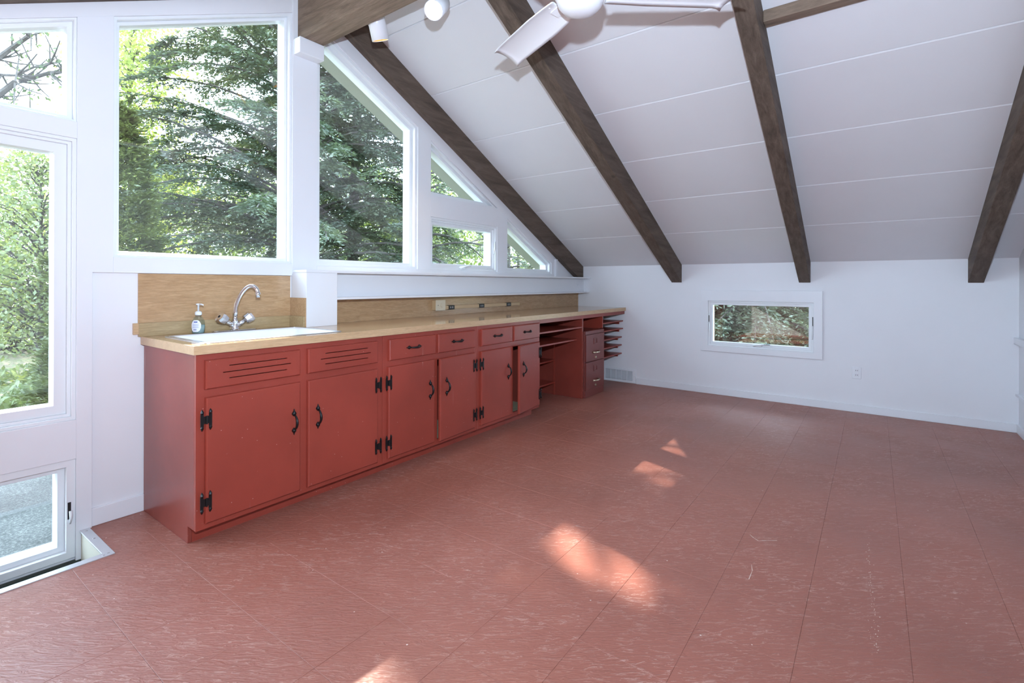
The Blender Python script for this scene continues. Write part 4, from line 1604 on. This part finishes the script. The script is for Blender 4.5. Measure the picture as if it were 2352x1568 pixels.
def arborvitae(x, y, height, rad, label, seed):
    rs = np.random.RandomState(seed)
    t = thing('arborvitae', label, 'tree', (x, y, GZ), 0)
    base = np.array([x, y, GZ])
    build('trunk', MB().tube([(0, 0, 0), (0, 0, height * 0.95)], [0.06, 0.008], 8), 'bark', t, True)
    n = 2600
    s = rs.rand(n) ** 1.25
    az = rs.rand(n) * 2 * PI
    lump = 1 + 0.16 * np.sin(az * 3 + s * 9) + 0.12 * rs.randn(n)
    r = rad * np.clip(1.0 - s, 0, 1) ** 0.62 * lump * (0.72 + 0.28 * rs.rand(n))
    c = np.stack([r * np.cos(az), r * np.sin(az), 0.1 + (height - 0.1) * s], 1)
    out = np.stack([np.cos(az), np.sin(az), 0.55 + 0 * az], 1)
    Ps, Ds, Ns, Ls = [], [], [], []
    for j in range(22):
        f = rs.rand(n)
        tang = np.stack([-np.sin(az), np.cos(az), 0 * az], 1)
        P = c + out * (0.10 * f)[:, None] + tang * ((rs.rand(n) - 0.5) * 0.13)[:, None] + np.array([0, 0, 1])[None] * ((rs.rand(n) - 0.5) * 0.05)[:, None]
        Ps.append(P)
        Ds.append(out * 0.9 + tang * (rs.randn(n) * 0.5)[:, None] + np.array([0, 0, -0.25])[None] + rs.randn(n, 3) * 0.25)
        Ns.append(np.array([0, 0, 1.0])[None] + out * 0.3 + rs.randn(n, 3) * 0.35)
        Ls.append(0.05 * (0.6 + 0.8 * rs.rand(n)))
    o = leaves_object('foliage', np.concatenate(Ps) + base, np.concatenate(Ds), np.concatenate(Ns), np.concatenate(Ls), 0.42, 'arbor', t)
    o.location = -np.array(t.location)
    o['kind'] = 'stuff'
    return t


arborvitae(1.83, 6.9, 3.55, 0.66, 'dark green cone-shaped arborvitae outside the large square window', 3)
conifer(5.35, 9.2, 13.0, 3.5, 130, 'large hemlock tree with long drooping boughs filling the large square window', 11, ntw=70, nlf=17, rise=0.45, lf=0.075, extra=170, band=(0.16, 0.80))
conifer(6.9, 9.6, 12.0, 3.0, 105, 'hemlock tree with a leaning grey trunk behind the tall slanted window', 12, lean=(0.9, 0.3), ntw=60, nlf=16, rise=0.35, lf=0.07, extra=40, band=(0.45, 0.75))
conifer(7.05, 7.4, 9.0, 2.4, 95, 'dark hemlock tree close outside the crank window', 13, ntw=60, nlf=16, h0=0.1, lf=0.06)
conifer(11.2, 8.4, 7.0, 2.2, 56, 'hemlock tree seen through the lowest corner window', 14, ntw=40, nlf=14, h0=0.1)
conifer(8.5, 14.0, 14.0, 3.4, 110, 'tall hemlock tree farther back behind the drooping hemlock', 15, ntw=60, nlf=15, lf=0.09, h0=2.0)
conifer(9.3, 4.0, 5.0, 2.6, 90, 'dense hemlock tree outside the small low window', 16, ntw=60, nlf=16, h0=0.0, lf=0.065)
conifer(8.25, 1.5, 2.9, 1.75, 150, 'low dense hemlock bush pressing close outside the small low window', 26, name='hemlock_bush', ntw=70, nlf=16, h0=0.05, lf=0.06, rise=0.1, group=None, tr_r=0.05)
broadleaf(12.2, 2.4, 4.2, 2.4, 260, 130, 'tall dark green bush behind the low window hemlock', 27, 'shrub', 0.10, name='bush', group=None, crown0=0.02, stems=3)
broadleaf(3.2, 11.2, 6.8, 0.9, 150, 110, 'slender bright green tree standing beside the arborvitae', 21, 'bright', 0.075, crown0=0.1)
broadleaf(1.82, 10.3, 3.5, 0.95, 130, 70, 'young pale green tree with a thin dark trunk outside the casement window', 22, 'maple', 0.065, crown0=0.2, trunk_r=0.05)
broadleaf(0.75, 12.0, 3.9, 1.3, 130, 70, 'loose pale green tree at the outer edge of the casement view', 23, 'maple', 0.07, crown0=0.08, stems=2)
broadleaf(2.2, 15.5, 3.4, 1.9, 170, 80, 'bushy light green undergrowth tree at the back of the garden', 24, 'maple', 0.08, crown0=0.02, stems=3)
bg_spots = [(6.5, 20.0, 5.5, 2.6), (10.0, 19.0, 6.0, 2.8), (14.0, 19.5, 7.5, 3.0), (17.5, 17.5, 7.5, 2.9), (21.0, 15.0, 7.0, 2.8), (12.6, 13.6, 5.0, 2.2)]
for i, (x, y, h_, r_) in enumerate(bg_spots):
    broadleaf(x, y, h_, r_, 150, 75, 'tall yellow-green woodland tree far behind the hemlocks', 40 + i, 'spring', 0.15, crown0=0.06, group='woodland trees behind the hemlocks', trunk_r=0.11)

# bare branching tree whose twigs cross the upper left light
bt_ = thing('bare_tree', 'sparse tree with twigs crossing the sky in the upper left window', 'tree', (-0.9, 9.0, GZ))
rs = np.random.RandomState(5)
bmesh_ = MB()
build('trunk', MB().tube([(0, 0, 0), (0.1, 0, 2.5), (0.15, 0.1, 5.0), (0.1, 0.2, 8.0)], [0.13, 0.11, 0.08, 0.02], 8), 'bark', bt_, True)
LP, LD = [], []
for i in range(16):
    z0 = 3.2 + 0.32 * i
    az = [0.05, 0.25, 2.6, -0.1, 3.4, 0.15, 5.0, 0.4, 2.0, -0.2, 3.9, 0.3, 0.0, 5.6, 0.2, 2.9][i]
    L_ = 4.3 - 0.10 * i
    p = Vector((0.12, 0.05, z0))
    d = Vector((math.cos(az), math.sin(az), 0.42))
    pts = [p.copy()]
    for k in range(9):
        d = (d + Vector(rs.randn(3) * 0.16)).normalized()
        p = p + d * (L_ / 9)
        pts.append(p.copy())
        if k > 2:
            d2 = (d + Vector(rs.randn(3) * 0.7)).normalized()
            bmesh_.tube([p, p + d2 * 0.22, p + d2 * 0.4 + Vector((0, 0, 0.08))], [0.015, 0.011, 0.006], 4, cap=False)
            for q in range(7):
                LP.append(p + d2 * (0.1 + 0.35 * rs.rand()))
                LD.append(rs.randn(3))
    bmesh_.tube(pts, [0.055 * (1 - k / 10.5) + 0.010 for k in range(10)], 5, cap=False)
# two long limbs reaching across the upper left light
limbs = [((0.1, 0, 3.3), [(-60, 175), (0, 125), (32, 104), (58, 92), (64, 80), (88, 68), (120, 52)], 0.040),
         ((0.1, 0, 2.9), [(-50, 262), (0, 214), (30, 194), (52, 176), (80, 172), (112, 170), (150, 163), (185, 158)], 0.045),
         ((0.12, 0, 4.0), [(-40, 190), (0, 178), (40, 170), (76, 156), (110, 150), (140, 156)], 0.022)]
for st, pxs, rad_ in limbs:
    pts = [Vector(st)]
    for (px, py) in pxs:
        d = fwd + rgt * ((px - 1176) / FPX) - upv * ((py - CY) / FPX)
        t_ = 9.0 / d.y
        pts.append(Vector((d.x * t_, 9.0 + 0.2 * rs.randn(), H + d.z * t_)) - Vector(bt_.location))
    bmesh_.tube(pts, [rad_ * (1 - 0.75 * k / len(pts)) for k in range(len(pts))], 6, cap=False)
    for p in pts[2:]:
        for q in range(3):
            d2 = Vector((rs.randn() * 0.5 + 0.4, rs.randn() * 0.3, rs.randn() * 0.5 + 0.1)).normalized()
            L2 = 0.15 + 0.3 * rs.rand()
            bmesh_.tube([p, p + d2 * L2 * 0.5, p + d2 * L2 + Vector((0, 0, 0.04))], [0.014, 0.011, 0.007], 4, cap=False)
            for e in range(5):
                LP.append(p + d2 * L2 * rs.rand())
                LD.append(rs.randn(3))
build('branches', bmesh_, 'bark', bt_)
LP = np.array([tuple(q) for q in LP]) + np.array(bt_.location)
LD = np.array(LD)
o = leaves_object('leaves', LP, LD, rs.randn(len(LP), 3), 0.05 + 0.03 * rs.rand(len(LP)), 0.6, 'shrub', bt_)
o.location = -np.array(bt_.location)
o['kind'] = 'stuff'

# low plants along the gravel
rs = np.random.RandomState(9)
n = 9000
P = np.stack([rs.rand(n) * 4.2 - 0.6, 8.0 + rs.rand(n) ** 1.5 * 3.5, GZ + 0.02 + 0.16 * rs.rand(n)], 1)
clump = np.sin(P[:, 0] * 5.1 + 1) * np.sin(P[:, 1] * 4.3) + np.sin(P[:, 0] * 11 + P[:, 1] * 7) * 0.5
P = P[clump > -0.1]
D = rs.randn(len(P), 3)
D[:, 2] = np.abs(D[:, 2])
gc = leaves_object('ground_cover', P, D, rs.randn(len(P), 3), 0.07 + 0.05 * rs.rand(len(P)), 0.6, 'maple', None, cull=False)
tag(gc, 'low leafy ground cover growing beyond the gravel path', 'plants')
gc['kind'] = 'stuff'

# paint scratches and a worn scuff line on the floor
M['scratch'] = mat('pale_scratch', (0.72, 0.60, 0.52), 0.6)


def floor_at(px, py):
    d = fwd + rgt * ((px - 1176) / FPX) - upv * ((py - CY) / FPX)
    t_ = -H / d.z
    return Vector((d.x * t_, d.y * t_, 0.0004))


def scratch(pts, w):
    mb = MB()
    P = [floor_at(*q) for q in pts]
    for a, b_ in zip(P[:-1], P[1:]):
        d = (b_ - a).normalized()
        n_ = Vector((-d.y, d.x, 0)) * w * 0.5
        q = len(mb.v)
        mb.v += [tuple(a + n_ * 0.4), tuple(a - n_ * 0.4), tuple(b_ - n_), tuple(b_ + n_)]
        mb.f.append((q, q + 1, q + 2, q + 3))
    return mb


build('scratch', scratch([(1722, 1227), (1731, 1235), (1742, 1242)], 0.004), 'scratch', floor)
build('scratch', scratch([(1743, 1242), (1760, 1241), (1785, 1241)], 0.004), 'scratch', floor)
build('scratch', scratch([(1726, 1296), (1728, 1310), (1720, 1330)], 0.003), 'scratch', floor)
mb = MB()
rr_ = random.Random(3)
for k in range(90):
    u = k / 89
    c = floor_at(1995 + 17 * u + rr_.gauss(0, 3.0 + 5 * u), 1235 + 262 * u + rr_.uniform(-3, 3))
    a = rr_.uniform(0.0012, 0.0042)
    q = len(mb.v)
    mb.v += [(c.x - a, c.y, c.z), (c.x, c.y - a * 0.5, c.z), (c.x + a, c.y, c.z), (c.x, c.y + a * 0.5, c.z)]
    mb.f.append((q, q + 1, q + 2, q + 3))
stuff(build('scuff_marks', mb, 'scratch', floor))
